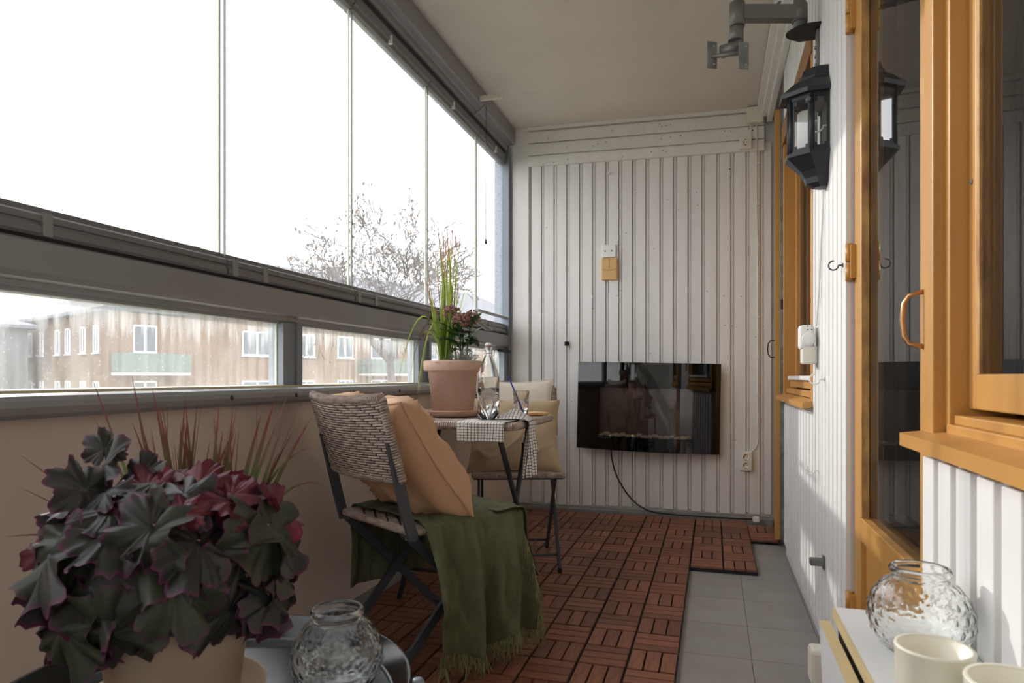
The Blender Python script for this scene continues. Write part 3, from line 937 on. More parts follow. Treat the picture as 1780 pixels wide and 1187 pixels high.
# ---- green throw on the near chair
def throw():
    path = [(-.232, .17), (-.228, .30), (-.222, .43), (-.205, .452), (-.10, .455), (.0, .456), (.10, .456), (.20, .458), (.226, .446), (.240, .35), (.252, .2), (.262, .055)]
    L = [0]
    for a, b in zip(path[:-1], path[1:]): L.append(L[-1]+math.hypot(b[0]-a[0], b[1]-a[1]))
    def at(s):
        s *= L[-1]
        i = max(j for j in range(len(L)-1) if L[j] <= s+1e-9)
        f = (s-L[i])/(L[i+1]-L[i])
        return path[i][0]+(path[i+1][0]-path[i][0])*f, path[i][1]+(path[i+1][1]-path[i][1])*f
    def pos(u, v):
        x, z = at(u)
        down = max(0, (.455-z)/.4)
        y0, y1 = -.16, .212
        if x > .2:
            y0 += .02*down; y1 += .02*down
        else:
            y0 -= .0
        y = y0+(y1-y0)*v
        fold = math.sin(v*17+1.2+down*1.3)*.024+math.sin(v*31+down*3)*.010+.03*mnoise.noise(Vector((v*5, down*2, 4)))+.012*mnoise.noise(Vector((v*14, down*5, 9)))
        n = mnoise.noise(Vector((x*18, y*26, z*9)))*.008+mnoise.noise(Vector((x*40, y*70, z*22)))*.004
        if x > .2:
            x += (fold+.014)*min(1, down*2.2)+n
            z += .012*math.sin(v*11)*down+.035*v*down*down
        elif x < -.2:
            x += fold*.5*min(1, down*2.5)+n
            z += .03*v*down
        else:
            z += abs(n)*1.2+.004*(1+math.sin(v*20+x*9))*.5
        return Vector((x, y, z))
    b = MB()
    b.grid(120, 90, pos, uv=False)
    # front flap over the seat's front edge
    fp = [(.10, .459), (.18, .463), (.222, .455), (.236, .42), (.242, .34), (.248, .265)]
    L2 = [0]
    for a, c in zip(fp[:-1], fp[1:]): L2.append(L2[-1]+math.hypot(c[0]-a[0], c[1]-a[1]))
    def pos2(u, v):
        s = u*L2[-1]
        i = max(j for j in range(len(L2)-1) if L2[j] <= s+1e-9)
        f = (s-L2[i])/(L2[i+1]-L2[i])
        y = fp[i][0]+(fp[i+1][0]-fp[i][0])*f
        z = fp[i][1]+(fp[i+1][1]-fp[i][1])*f
        x = -.12+.355*v
        d = max(0, (.455-z)/.2)
        y += (math.sin(v*17)*.009+.006*mnoise.noise(Vector((v*9, u*4, 1))))*min(1, d*2)
        n = mnoise.noise(Vector((x*36, y*20, z*12)))*.004
        return Vector((x+n, y, z+.004+abs(n)+.01*math.sin(v*13)*d))
    b.grid(50, 60, pos2, uv=False)
    b.v = [tuple(C1 @ Vector(p)) for p in b.v]
    o = b.obj('throw_blanket', 'green')
    tag(o, 'olive green fringed cotton throw draped over the near chair seat', 'blanket')
    md = o.modifiers.new('thick', 'SOLIDIFY'); md.thickness = .003; md.offset = 1
    f = MB()
    q = random.Random(5)
    def fringe(pt, down=Vector((0, 0, -1))):
        for _ in range(2):
            p = Vector(pt)+Vector((q.uniform(-.004, .004), q.uniform(-.004, .004), .004))
            l = q.uniform(.025, .07)
            pts = [p]
            dv = Vector((q.uniform(-.35, .35), q.uniform(-.35, .35), -1))
            for k in range(3):
                p = p+dv*l/3+Vector((q.uniform(-.004, .004), q.uniform(-.004, .004), 0))
                p.z = max(p.z, .006)
                pts.append(p.copy())
            f.tube([C1 @ x for x in pts], [.0018, .0016, .0013, .0008], 3, caps=False)
    for k in range(150): fringe(pos(1, k/149))
    for k in range(100): fringe(pos2(1, k/99))
    for k in range(60): fringe(pos(.72+.28*k/59, 1))
    fo = f.obj('fringe', 'green_f', o)
    fo['kind'] = 'stuff'
throw()

# ---- bistro table
TZ = .712
tb = thing('folding_table', 'square wicker folding table between the two chairs', 'table', (-.985, 2.605, 0), 0)
b = MB().box(-.285, .285, -.285, .285, TZ-.018, TZ-.006)
weave(b, 56, 34, lambda u, v, h: (-.29+.58*u, -.29+.58*v, TZ-.003+h), amp=.0022, dip=2.4)
tt = b.obj('table_top', 'wicker', tb)
c = MB()
for a, d in (((-1, -1), (1, -1)), ((1, -1), (1, 1)), ((1, 1), (-1, 1)), ((-1, 1), (-1, -1))):
    pth = [(a[0]*.295, a[1]*.295, TZ-.013), (d[0]*.295, d[1]*.295, TZ-.013)]
    c.tube(pth, .0115, 8); coil(c, pth, .012, .0085, .004)
c.obj('edge_binding', 'wicker', tt)
for sx in (-1, 1):
    MB().tube([(sx*.225, -.262, TZ-.02), (sx*.225, .295, .0)], .0105, 10).obj('leg', 'table_metal', tb)
    MB().tube([(sx*.207, .255, TZ-.02), (sx*.207, -.185, .0)], .0105, 10).obj('leg', 'table_metal', tb)
    MB().tube([(sx*.235, .03, .345), (sx*.195, .03, .345)], .008, 10).obj('bolt', 'table_metal', tb)
    MB().bevbox(sx*.213-.012, sx*.213+.012, .15, .175, .53, .60, b=.003).obj('catch', 'table_metal', tb)
MB().tube([(-.225, .21, .105), (.225, .21, .105)], .007, 8).obj('stretcher', 'table_metal', tb)
MB().tube([(-.207, -.12, .105), (.207, -.12, .105)], .007, 8).obj('stretcher', 'table_metal', tb)

# ---- checked tea towel
def towel():
    b = MB()
    E = 2.605-.309
    def p1(u, v):      # flat part that folds over the front table edge
        l = .26*u
        x = -.905+.195*v+.010*math.sin(v*3+u)
        top = .17
        n = .002*mnoise.noise(Vector((u*6, v*6, 1)))
        if l < top:
            y, z = E+top-l, TZ+.0035
        else:
            k = l-top
            y, z = E-.007-.003*math.sin(v*9)*min(1, k*20), TZ+.0015-k*.75
        return (Vector((x, y, z+abs(n)*.6)), (l, .195*v))
    b.grid(60, 40, p1)
    E2 = -.985+.309
    def p2(u, v):      # bunched end that hangs over the right-hand edge
        l = .36*u
        w = .14-.05*math.sin(min(1, u*1.3)*PI)+.02*u
        y = 2.46+(v-.5)*w+.06*max(0, .4-u)
        hump = .036*math.exp(-((u-.22)/.13)**2)*math.sin(PI*v)
        fo = .012*math.sin(v*14+u*3)
        if l < .13:
            x, z = E2-.13+l, TZ+.005+hump+max(0, fo*.4)
        else:
            k = l-.13
            x, z = E2+.010+fo*min(1, k*10)+.012*math.exp(-(k/.03)**2)-.008*math.exp(-(k/.012)**2), TZ+.004+hump*.6*math.exp(-k/.03)-k*.92
        return (Vector((x, y, z)), (l, .2*v))
    b.grid(90, 44, p2)
    o = b.obj('tea_towel', 'check')
    md = o.modifiers.new('thick', 'SOLIDIFY'); md.thickness = .0018; md.offset = 1
    tag(o, 'black and white checked tea towel hanging over the table corner', 'towel')
towel()

# ---- swing-top bottle, tumbler, straw, coaster
def ring_profile(outer, th, bottom):
    inner = [(max(.0, r-th), z) for r, z in outer if z > bottom]
    return outer+[(inner[-1][0], inner[-1][1])]+list(reversed(inner))+[(0, bottom)]
BX, BY, BZ = -.822, 2.43, TZ+.006
bt = thing('glass_bottle', 'clear swing-top glass bottle half full of water on table', 'bottle', (BX, BY, BZ))
op = [(0, .002), (.036, .0), (.041, .005), (.041, .15), (.0405, .165), (.037, .185), (.029, .208), (.019, .23), (.0155, .242), (.0145, .262), (.0165, .266), (.0165, .274), (.014, .278)]
g = MB().lathe(ring_profile(op, .003, .006), n=36); g.obj('bottle_glass', 'glass', bt)
MB().lathe([(0, .0065), (.0374, .0068), (.0376, .12), (0, .12)], n=36).obj('water', 'water', bt)
MB().lathe([(0, .272), (.0095, .272), (.0095, .279), (.012, .281), (.012, .288), (.008, .292), (0, .292)], n=20).obj('stopper', 'white_plastic', bt)
MB().lathe([(.0095, .2785), (.0125, .2788), (.0125, .281), (.0095, .281)], n=20).obj('rubber_ring', 'red_rubber', bt)
wv = MB()
for sx in (-1, 1):
    wv.tube([(sx*.0125, 0, .286), (sx*.019, .004, .28), (sx*.02, .014, .262), (sx*.016, .019, .244)], .0011, 5)
wv.tube([(-.016, .019, .244), (0, .0235, .238), (.016, .019, .244)], .0011, 5)
wv.tube([(.018*math.cos(a*PI/8), .018*math.sin(a*PI/8), .252) for a in range(16)], .0011, 5, closed=True)
wv.obj('wire_bail', 'wire', bt)

GX, GY = -.775, 2.72
gt = thing('tumbler', 'clear tumbler of water with a blue straw behind the bottle', 'glass', (GX, GY, TZ+.0025))
MB().lathe(ring_profile([(0, 0), (.026, 0), (.028, .004), (.034, .105), (.0335, .107)], .0018, .008), n=32).obj('tumbler_glass', 'glass', gt)
MB().lathe([(0, .0085), (.0258, .0086), (.0296, .062), (0, .062)], n=32).obj('water', 'water', gt)
stw = MB().tube([(GX+.012, GY-.004, TZ+.014), (GX-.022, GY+.004, TZ+.088), (GX-.06, GY+.012, TZ+.172)], .0032, 8).obj('drinking_straw', 'blue_plastic')
tag(stw, 'blue drinking straw leaning in the tumbler on the table', 'straw')
cs = MB().lathe([(0, 0), (.046, 0), (.047, .002), (.047, .010), (.045, .012), (0, .012)], (-.735, 2.835, TZ+.0025), 32).obj('coaster', 'cork')
tag(cs, 'round pale wooden coaster at the far right table edge', 'coaster')

# ---- terracotta pots
def pot(par, r0, r1, h, z, rimh, m, n=48):
    o = [(0, 0), (r0, 0), (r0+(r1*.9-r0)*(1-rimh/h), h-rimh), (r1*.955, h-rimh+.001), (r1, h-rimh+.005), (r1*1.01, h-.004), (r1*.99, h), (r1*.9, h), (r1*.87, h-.03), (0, h-.03)]
    return MB().lathe([(r, zz+z) for r, zz in o], n=n).obj('pot', m, par)
def saucer(loc, r, label, m):
    p = [(0, 0), (r*.8, 0), (r*.86, .004), (r, .022), (r*1.005, .026), (r*.97, .027), (r*.9, .011), (0, .010)]
    o = MB().lathe(p, loc, 48).obj('plant_saucer', m)
    tag(o, label, 'saucer', 'terracotta saucers')
    return o

def blade(name, base, tip, bow, wd, m, par, n=9, twist=0):
    """a grass blade: tapering folded ribbon from base to tip, bowed by vector"""
    a, c, bw = Vector(base), Vector(tip), Vector(bow)
    vs = []; uvs = []; fs = []
    side0 = (c-a).cross(Vector((math.cos(twist), math.sin(twist), .2)))
    side0.normalize()
    for k in range(n):
        t = k/(n-1)
        p = a+(c-a)*t+bw*(4*t*(1-t))
        w_ = wd*(1-t**2.2)*(.6+.4*min(1, t*5))+.0002
        nn = side0.cross((c-a).normalized())
        for j, o in enumerate((-1, 0, 1)):
            vs.append(p+side0*o*w_+nn*(w_*.35*(1-abs(o)))); uvs.append((j/2, t))
    for k in range(n-1):
        for j in range(2):
            q = k*3+j
            fs.append((q, q+1, q+4, q+3))
    return MB().add(vs, fs, True, uvs).obj(name, m, par)

PX, PY = -1.06, 2.665
sc1 = saucer((PX, PY, TZ+.0025), .125, 'terracotta saucer under the grass pot on the wicker table', 'terracotta')
pl = thing('potted_plant', 'terracotta pot of tall red-tipped grass and pink skimmia on table', 'plant', (PX, PY, TZ+.0140))
pot(pl, .085, .124, .222, 0, .045, 'terracotta')
MB().lathe([(0, .0), (.05, .004), (.108, 0)], (0, 0, .194), 32).obj('soil', 'soil', pl)
q = random.Random(11)
for k in range(52):
    a = q.uniform(0, 2*PI); r = q.uniform(0, .035)
    base = (-.035+r*math.cos(a), .01+r*math.sin(a), .195)
    hgt = q.uniform(.32, .70) if k < 42 else q.uniform(.2, .3)
    tip = (base[0]+.005+q.gauss(0, .038), base[1]+q.gauss(0, .04), base[2]+hgt)
    blade('grass_blade', base, tip, (q.uniform(-.015, .015), q.uniform(-.015, .015), 0), q.uniform(.0032, .0052), q.choice(['blade', 'blade', 'blade', 'blade_y']), pl, twist=q.uniform(0, 3))
for (tx, ty, tz, bz, m) in ((-.13, -.02, .60, .02, 'blade'), (-.145, .0, .46, .03, 'blade'), (-.25, -.06, .02, .30, 'blade_y'), (-.20, .05, -.02, .28, 'blade_y'), (-.13, -.09, -.05, .30, 'blade_y'),
                            (-.17, .05, .30, .10, 'blade'), (-.2, .02, .26, .12, 'blade'), (.10, -.10, .25, .19, 'blade_y'), (.13, -.06, .33, .1, 'blade_y'), (-.12, -.11, .2, .2, 'blade_dark'), (-.16, -.1, .12, .22, 'blade_dark'), (-.1, -.13, .26, .12, 'blade_dark')):
    blade('grass_blade', (-.03, .0, .195), (tx, ty, tz), (0, 0, bz), .0038, m, pl, n=14, twist=q.uniform(0, 3))
# skimmia
leafm = {}
def oval_leaf(L, W, m, key):
    b = MB()
    def fn(u, v):
        w_ = W*math.sin(PI*min(1, u**.8))**.8+.0004
        o = 2*v-1
        return Vector((o*w_, L*u, -.25*L*u*u+abs(o)*w_*.35))
    b.grid(9, 5, fn, uv=False)
    return b.mesh('leaf', m)
sk = oval_leaf(.085, .016, 'skimmia_leaf', 's')
heads = [(.005, -.03, .425, .042), (.055, -.055, .385, .040), (.075, .02, .405, .042), (.03, .05, .40, .035)]
for (hx, hy, hz, hr_) in heads:
    MB().tube([(hx*.4+.02, hy*.4, .195), (hx, hy, hz)], [.004, .003], 6).obj('stem', 'skimmia_leaf', pl)
    b = MB()
    for k in range(120):
        v = Vector((q.gauss(0, 1), q.gauss(0, 1), q.gauss(0, 1)+.4)).normalized()
        rr_ = hr_*q.uniform(.55, 1.0)
        b.sphere((hx+v.x*rr_, hy+v.y*rr_, hz+v.z*rr_*.8), q.uniform(.0035, .0055), 6, 4)
    b.obj('flower_head', 'skimmia_bud', pl)
    for k in range(8):
        a = q.uniform(0, 2*PI)
        link_copy('leaf', sk, pl, T(hx*.9, hy*.9, hz-.035-q.uniform(0, .09)) @ RZ(a) @ RX(q.uniform(-.2, .9)) @ Matrix.Scale(q.uniform(.8, 1.25), 4))
for a in (3.6, 4.3, 2.9):
    link_copy('leaf', sk, pl, T(0, -.05, .215) @ RZ(a) @ RX(.2) @ Matrix.Scale(1.0, 4))
sv = MB()
for k in range(150):
    a = q.uniform(-1.6, .9); r = q.uniform(0, .03)
    p = Vector((.055, -.03, .20))
    pts = [p]
    dv = Vector((math.cos(a)*.5, math.sin(a)*.5, q.uniform(.5, 1.1))).normalized()
    for j in range(4):
        dv = (dv+Vector((q.gauss(0, .55), q.gauss(0, .55), q.gauss(0, .4)))).normalized()
        p = p+dv*.022
        pts.append(p)
    sv.tube(pts, .0009, 3, caps=False)
so_ = sv.obj('silver_foliage', 'silver', pl); so_['kind'] = 'stuff'

# ---- round tray table with heuchera
TX, TY, TRZ = -.668, .765, .42
tr = thing('tray_table', 'round black metal tray table in the near left foreground', 'table', (TX, TY, -.0))
MB().lathe([(0, TRZ-.003), (.262, TRZ-.003), (.276, TRZ+.03), (.279, TRZ+.031), (.279, TRZ+.034), (.274, TRZ+.034), (.259, TRZ+.002), (.25, TRZ), (0, TRZ)], n=80).obj('tray', 'tray', tr)
for k in range(3):
    a = math.radians(21.8+120*k)
    x, y = .2885*math.cos(a), .2885*math.sin(a)
    lg = MB().tube([(x, y, .0), (x, y, TRZ+.012)], .0085, 12).obj('leg', 'tray', tr)
    MB().lathe([(.0095, 0), (.0095, .016), (.007, .021), (0, .021)], (x, y, TRZ+.012), 14).obj('leg_cap', 'tray_tip', lg)
MB().tube([(.2885*math.cos(math.radians(21.8+6*k)), .2885*math.sin(math.radians(21.8+6*k)), .10) for k in range(60)], .006, 6, closed=True).obj('hoop', 'tray', tr)

HX, HY = -.716, .762
sc2 = saucer((HX, HY, TRZ+.0008), .118, 'pale saucer under the heuchera pot on the black tray', 'terracotta2')
hp_ = thing('potted_plant', 'dark purple heuchera with spiky grass in pale pot on black tray', 'plant', (HX, HY, TRZ+.0118))
pot(hp_, .082, .116, .195, 0, .04, 'terracotta2')
MB().lathe([(0, 0), (.05, .004), (.105, 0)], (0, 0, .165), 32).obj('soil', 'soil', hp_)
def heu_leaf(seed, m):
    q = random.Random(seed)
    NT, rings = 96, 8
    vs = [Vector((0, 0, 0))]; fs = []; uvs = [(0, 0)]
    ph = [q.uniform(0, 6) for _ in range(6)]
    for i in range(1, rings+1):
        f = i/rings
        for j in range(NT):
            a = 2*PI*j/NT
            d = abs((a-PI/2+PI) % (2*PI)-PI)   # angle away from the tip
            lobes = abs(math.cos(3.5*d*.96))**.55
            sc = abs(((10.5*d+.6)/PI) % 1-.5)*2
            R_ = .057*(1-.12*(d/PI))*(.56+.35*lobes+.12*sc)*(1+.05*math.sin(2*a+ph[4]))
            if d > 2.8: R_ *= max(.22, 1-(d-2.8)*2.2)
            fo = R_*f
            ruf = f**3*(.0085*math.sin(5*a+ph[1])+.0055*math.sin(9*a+ph[2])+.0022*math.sin(19*a+ph[5]))
            vein = -.0012*math.exp(-((lobes-1)/.12)**2)*math.sin(PI*f)
            z = -.013*f*f+ruf+.004*math.sin(3*a+ph[3])*f+vein
            vs.append(Vector((fo*math.cos(a), fo*math.sin(a)*1.14+.004, z))); uvs.append((j/NT, f))
    for j in range(NT):
        fs.append((0, 1+j, 1+(j+1) % NT))
    for i in range(rings-1):
        for j in range(NT):
            a, b_ = 1+i*NT+j, 1+i*NT+(j+1) % NT
            fs.append((a, a+NT, b_+NT, b_))
    return MB().add(vs, fs, True, uvs).mesh('leaf', m)
LV = {m: [heu_leaf(s+i*17, m) for s in range(4)] for i, m in enumerate(('heuchera', 'heuchera_red', 'heuchera_green'))}
q = random.Random(23)
dome = Vector((-.005, 0, .205))
n_l = 84
for k in range(n_l):
    t = (k+.5)/n_l
    el = math.asin(1-1.62*t) if 1-1.62*t > -1 else -PI/2
    az = k*2.39996+q.uniform(-.25, .25)
    el += q.uniform(-.12, .12)
    el = max(el, -.34)
    nrm = Vector((math.cos(el)*math.cos(az), math.cos(el)*math.sin(az), math.sin(el)))
    rad = Vector((.152, .145, .108))*q.uniform(.86, 1.06)
    c = dome+Vector((nrm.x*rad.x, nrm.y*rad.y, nrm.z*rad.z))
    if el < -.1:
        c.z += -.02
    nn = (nrm+Vector((q.gauss(0, .25), q.gauss(0, .25), q.gauss(.15, .2)))).normalized()
    out = Vector((nrm.x, nrm.y, 0)).normalized()
    tipd = (Vector((0, 0, -1))+out*(.5+.9*max(0, math.sin(el)))+Vector((q.gauss(0, .35), q.gauss(0, .35), 0)))
    tipd = (tipd-nn*tipd.dot(nn)).normalized()
    sd = tipd.cross(nn).normalized()
    m = Matrix((sd, tipd, nn)).transposed().to_4x4()
    sz = q.uniform(.85, 1.35)*(.7 if el > .75 else 1)
    kind = 'heuchera'
    if (el > .45 and nrm.y > -.25 and q.random() < .75) or (nrm.x < -.75 and q.random() < .35): kind = 'heuchera_red'
    elif nrm.x > .55 and q.random() < .5: kind = 'heuchera_green'
    elif q.random() < .15: kind = 'heuchera_green'
    if kind == 'heuchera_red': sz *= .85
    lf = link_copy('leaf', q.choice(LV[kind]), hp_, T(*c) @ m @ Matrix.Scale(sz, 4))
    if k % 2 == 0:
        a0 = Vector((.03*math.cos(az), .03*math.sin(az), .17))
        MB().tube([a0, (a0+c)/2+Vector((0, 0, .03)), c], [.0022, .002, .0016], 5).obj('leaf_stalk', 'stem_red', hp_)
for (lx, ly, lz, ax, s_) in ((-.03, -.03, .31, .3, .62), (-.075, -.05, .325, -.6, .75), (-.095, -.03, .345, .8, .55), (-.06, -.09, .30, 1.4, .8)):
    link_copy('leaf', LV['heuchera'][1], hp_, T(lx, ly, lz) @ RZ(ax) @ RX(1.2) @ Matrix.Scale(s_, 4))
for (lx, ly, lz, ax, s_) in ((.0, -.05, .325, .5, .8), (.055, -.02, .33, -.2, .75), (.10, -.01, .315, .3, .7), (.02, -.09, .305, 2.2, .65), (-.13, -.08, .245, 1.2, .7), (-.155, -.03, .22, .4, .75), (.075, -.075, .305, -1.2, .6)):
    link_copy('leaf', LV['heuchera_red'][int(abs(lx)*100) % 4], hp_, T(lx, ly, lz-.028) @ RZ(YAW) @ RX(.85) @ RZ(ax) @ Matrix.Scale(s_, 4))
side, back = Vector((.958, .287, 0)), Vector((-.287, .958, 0))
def hblade(x0, x1, z1, bow, w_, lean_=.02):
    base = side*x0+back*.055+Vector((0, 0, .165))
    tip = side*x1+back*(.055+lean_)+Vector((0, 0, z1+.03))
    blade('grass_blade', base, tip, (0, 0, bow), w_, 'blade_dark', hp_, n=11, twist=q.uniform(0, 3))
for k in range(46):
    x0 = q.uniform(-.05, .07)
    hblade(x0, x0*1.7+q.gauss(.01, .03), q.uniform(.30, .405), q.uniform(0, .01), q.uniform(.0034, .0055), q.uniform(-.02, .06))
for (x0, x1, z1, bow) in ((-.05, -.17, .415, .0), (-.04, -.11, .42, .0), (-.05, -.17, .36, .01), (-.06, -.20, .29, .02), (-.06, -.215, .285, .025), (-.07, -.28, .30, .01), (-.07, -.28, .25, .01),
                          (-.07, -.30, .175, .02), (-.06, -.18, .30, .02), (-.05, -.15, .27, .03), (.05, .15, .385, .0), (.05, .17, .37, .0), (.04, .13, .40, .0), (.06, .19, .25, .05), (.05, .16, .31, .04), (-.05, -.13, .24, .05)):
    hblade(x0, x1, z1, bow, .0034, .03)

# ---- dimpled glass jars
def jar(loc, r, h, label):
    t = thing('glass_jar', label, 'jar', loc, group='dimpled glass jars')
    def bump(r_, z, a):
        rows = 7
        v = z/h*rows
        i = math.floor(v)
        u = a/(2*PI)*22+(.5 if i % 2 else 0)
        du = (u-math.floor(u)-.5)*1.0; dv = v-i-.5
        d2 = (du*du+dv*dv)
        if z < h*.06 or z > h*.80: return r_
        return r_+.0016*math.exp(-d2/.05)-.0006*math.exp(-(d2-.15)**2/.004)
    prof = [(0, 0), (r*.55, 0)]
    n = 54
    for k in range(n+1):
        z = h*.86*k/n
        s_ = math.sin(PI*(.17+.66*k/n))
        prof.append((r*(.36+.64*s_)/1.0 if k else r*.60, max(.001, z)))
    nk = r*.72
    prof = [(0, 0), (r*.5, 0)]
    for k in range(n+1):
        t_ = k/n
        z = .002+h*.84*t_
        prof.append((r*math.sqrt(max(.0, 1-((t_-.47)/.66)**2*1.15+.02)), z))
    nk = prof[-1][0]
    prof += [(nk*.99, h*.87), (nk*1.02, h*.895), (nk*1.10, h*.91), (nk*1.13, h*.935), (nk*1.11, h*.965), (nk*1.04, h*.985), (nk*.97, h*.985)]
    inner = [(max(.0, rr_-.0034), z) for rr_, z in prof[3:-4]]
    inner = [p for p in inner if p[1] > .006]
    b = MB()
    nseg = 132
    outer = prof
    b.lathe(outer+[(nk*.94, h*.96)]+list(reversed(inner))+[(0, .006)], n=nseg, fn=lambda r_, z, a: bump(r_, z, a) if r_ > r*.5 else r_)
    b.obj('jar_glass', 'glass', t)
    return t
jar((-.529, .872, TRZ+.001), .0655, .122, 'dimpled clear glass jar standing on the black round tray')
jar((.2745, 1.055, .501), .0650, .118, 'dimpled clear glass jar standing on the white cabinet by wall')

# ---- narrow white cabinet with tilting front, frosted candle glasses
cb = thing('shoe_cabinet', 'narrow white cabinet with birch edges along the house wall', 'cabinet', (0, 0, 0))
box(.191, .3435, .30, 1.216, .482, .50, m='white_lam', name='top_panel', parent=cb, bev=.001)
box(.1885, .1912, .30, 1.216, .482, .5003, m='birch', name='edge_strip', parent=cb)
box(.195, .3435, 1.198, 1.214, -.024, .482, m='white_lam', name='side_panel', parent=cb)
box(.195, .3435, .30, .316, -.024, .482, m='white_lam', name='side_panel', parent=cb)
box(.333, .3435, .316, 1.198, -.024, .482, m='rust', name='back_panel', parent=cb)
fd = MB().prism([(.187, .305, -.0), (.167, .305, .478), (.1825, .305, .4785), (.2025, .305, .0)], None, (0, .898, 0)).obj('flap_door', 'white_lam', cb)
MB().prism([(.1665, .304, .4785), (.1665, .304, .4800), (.183, .304, .4800), (.183, .304, .4785)], None, (0, .90, 0)).obj('edge_strip', 'birch', fd)
box(.185, .194, 1.09, 1.10, .40, .47, m='steel', name='hinge', parent=cb)
def candle(loc, r, h, label):
    t = thing('candle_glass', label, 'candle', loc, group='frosted candle glasses')
    MB().lathe(ring_profile([(0, 0), (r*.88, 0), (r*.92, .004), (r*.985, h*.97), (r, h-.002), (r*.985, h)], .0032, .008), n=48).obj('glass_cup', 'candle_glass', t)
    w_ = MB().lathe([(0, .009), (r*.86, .009), (r*.90, h*.42), (0, h*.41)], n=40).obj('wax', 'wax', t)
    MB().tube([(0, 0, h*.41), (.001, 0, h*.41+.012)], .0012, 6).obj('wick', 'dark', w_)
candle((.2285, .826, .501), .0385, .088, 'cream frosted candle glass in front of the jar on cabinet')
candle((.2740, .742, .501), .0430, .092, 'cream frosted candle glass at the lower right picture corner')
# ================================================================== WALL FITTINGS
# ---- curved electric fireplace
fx0, fx1, fz0, fz1 = -.885, .055, .405, .985
fp_ = thing('electric_fireplace', 'curved black glass electric fireplace with pale pebbles on end wall', 'fireplace', (-.415, 4.427, .405))
FW, FH = .90, .565
tilt = -.022
FT = RY(-tilt)
def front(u, v):
    x = -FW/2+FW*u
    return FT @ Vector((x, -.055-.065*(1-(2*u-1)**2), v*FH))
ox0, ox1, oz0, oz1 = .165, .815, .155, .715   # window in panel fractions
b = MB()
us = [0, .04, .08, .12, ox0]+[ox0+(ox1-ox0)*k/24 for k in range(1, 24)]+[ox1, .86, .9, .95, 1]
vs_ = [0, oz0, oz1, 1]
for i in range(len(us)-1):
    for j in range(3):
        if j == 1 and us[i] >= ox0-1e-6 and us[i+1] <= ox1+1e-6: continue
        b.add([front(us[i], vs_[j]), front(us[i+1], vs_[j]), front(us[i+1], vs_[j+1]), front(us[i], vs_[j+1])], [(0, 1, 2, 3)], True)
fo = b.obj('front_glass', 'black_glass', fp_)
bm = bmesh.new(); bm.from_mesh(fo.data); bmesh.ops.remove_doubles(bm, verts=bm.verts, dist=1e-5); bm.to_mesh(fo.data); bm.free()
rim = MB()
dY = Vector((0, .006, 0))
edge_loop = [(u, 0) for u in us]+[(1, 1)]+[(u, 1) for u in reversed(us)]+[(0, 0)]
for (p, p2) in zip(edge_loop[:-1], edge_loop[1:]):
    if p == p2: continue
    a_, b_ = front(*p), front(*p2)
    rim.add([a_, b_, b_+dY, a_+dY], [(0, 1, 2, 3)])
rim.obj('glass_rim', 'plastic_black', fp_)
M['smoke'] = glass_pane('smoked_glass', 0, tint=(.86, .83, .82), refl=1.8)
b = MB()
ws = [u for u in us if ox0-1e-6 <= u <= ox1+1e-6]
for a, c in zip(ws[:-1], ws[1:]):
    b.add([front(a, oz0)+Vector((0, .003, 0)), front(c, oz0)+Vector((0, .003, 0)), front(c, oz1)+Vector((0, .003, 0)), front(a, oz1)+Vector((0, .003, 0))], [(0, 1, 2, 3)], True)
b.obj('view_window', 'smoke', fp_)
bb = MB()
bb.box(-FW*.42, FW*.42, -.045, -.002, .02, FH-.02, mtx=FT)
bb.obj('housing', 'plastic_black', fp_)
fbk = MB().box(-FW*.36, FW*.36, -.050, -.044, FH*.12, FH*.76, mtx=FT).obj('fire_back', 'fire_back', fp_)
box(-FW*.34, FW*.33, -.105, -.05, FH*oz0-.012, FH*oz0-.004, m='plastic_black', name='pebble_tray', parent=fp_, mtx=FT)
q = random.Random(4)
for k in range(17):
    u = ox0+.02+(ox1-ox0-.04)*(k/16)
    b = MB().sphere((0, 0, 0), q.uniform(.017, .024), 12, 8, (1.25, .9, q.uniform(.5, .75)))
    o = b.obj('pebble', 'pebble', fp_)
    p = front(u, oz0)
    o.location = (p.x, p.y+.024+.006*(k % 2), p.z+.007+(.008 if k % 3 == 1 else 0))
    o.rotation_euler = (q.uniform(-.3, .3), q.uniform(-.3, .3), q.uniform(0, 3))
pts = [(-.64, 4.40, .42), (-.638, 4.405, .36), (-.62, 4.41, .27), (-.585, 4.41, .19), (-.53, 4.405, .11), (-.46, 4.39, .05), (-.38, 4.36, .022), (-.28, 4.33, .0185), (-.15, 4.31, .0185), (0, 4.305, .0185), (.12, 4.308, .0185), (.225, 4.315, .019)]
def smooth_path(p, n=5):
    P = [Vector(x) for x in p]
    out = []
    for i in range(len(P)-1):
        p0, p1, p2, p3 = P[max(i-1, 0)], P[i], P[i+1], P[min(i+2, len(P)-1)]
        for k in range(n):
            t = k/n
            out.append(.5*((2*p1)+(-p0+p2)*t+(2*p0-5*p1+4*p2-p3)*t*t+(-p0+3*p1-3*p2+p3)*t**3))
    out.append(P[-1])
    return out
cd = MB().tube(smooth_path(pts), .0045, 8).obj('power_cord', 'cable_black')
tag(cd, 'black power cord curving from the fireplace down to the floor', 'cord')
pg = thing('mains_plug', 'white mains plug lying on the deck by the end wall', 'plug', (.24, 4.312, .001))
MB().bevbox(-.012, .028, -.014, .014, .001, .034, b=.006).obj('plug_body', 'white_plastic', pg)
MB().tube([(.028, -.006, .018), (.045, -.006, .018)], .0024, 8).tube([(.028, .006, .018), (.045, .006, .018)], .0024, 8).obj('pin', 'wire', pg)

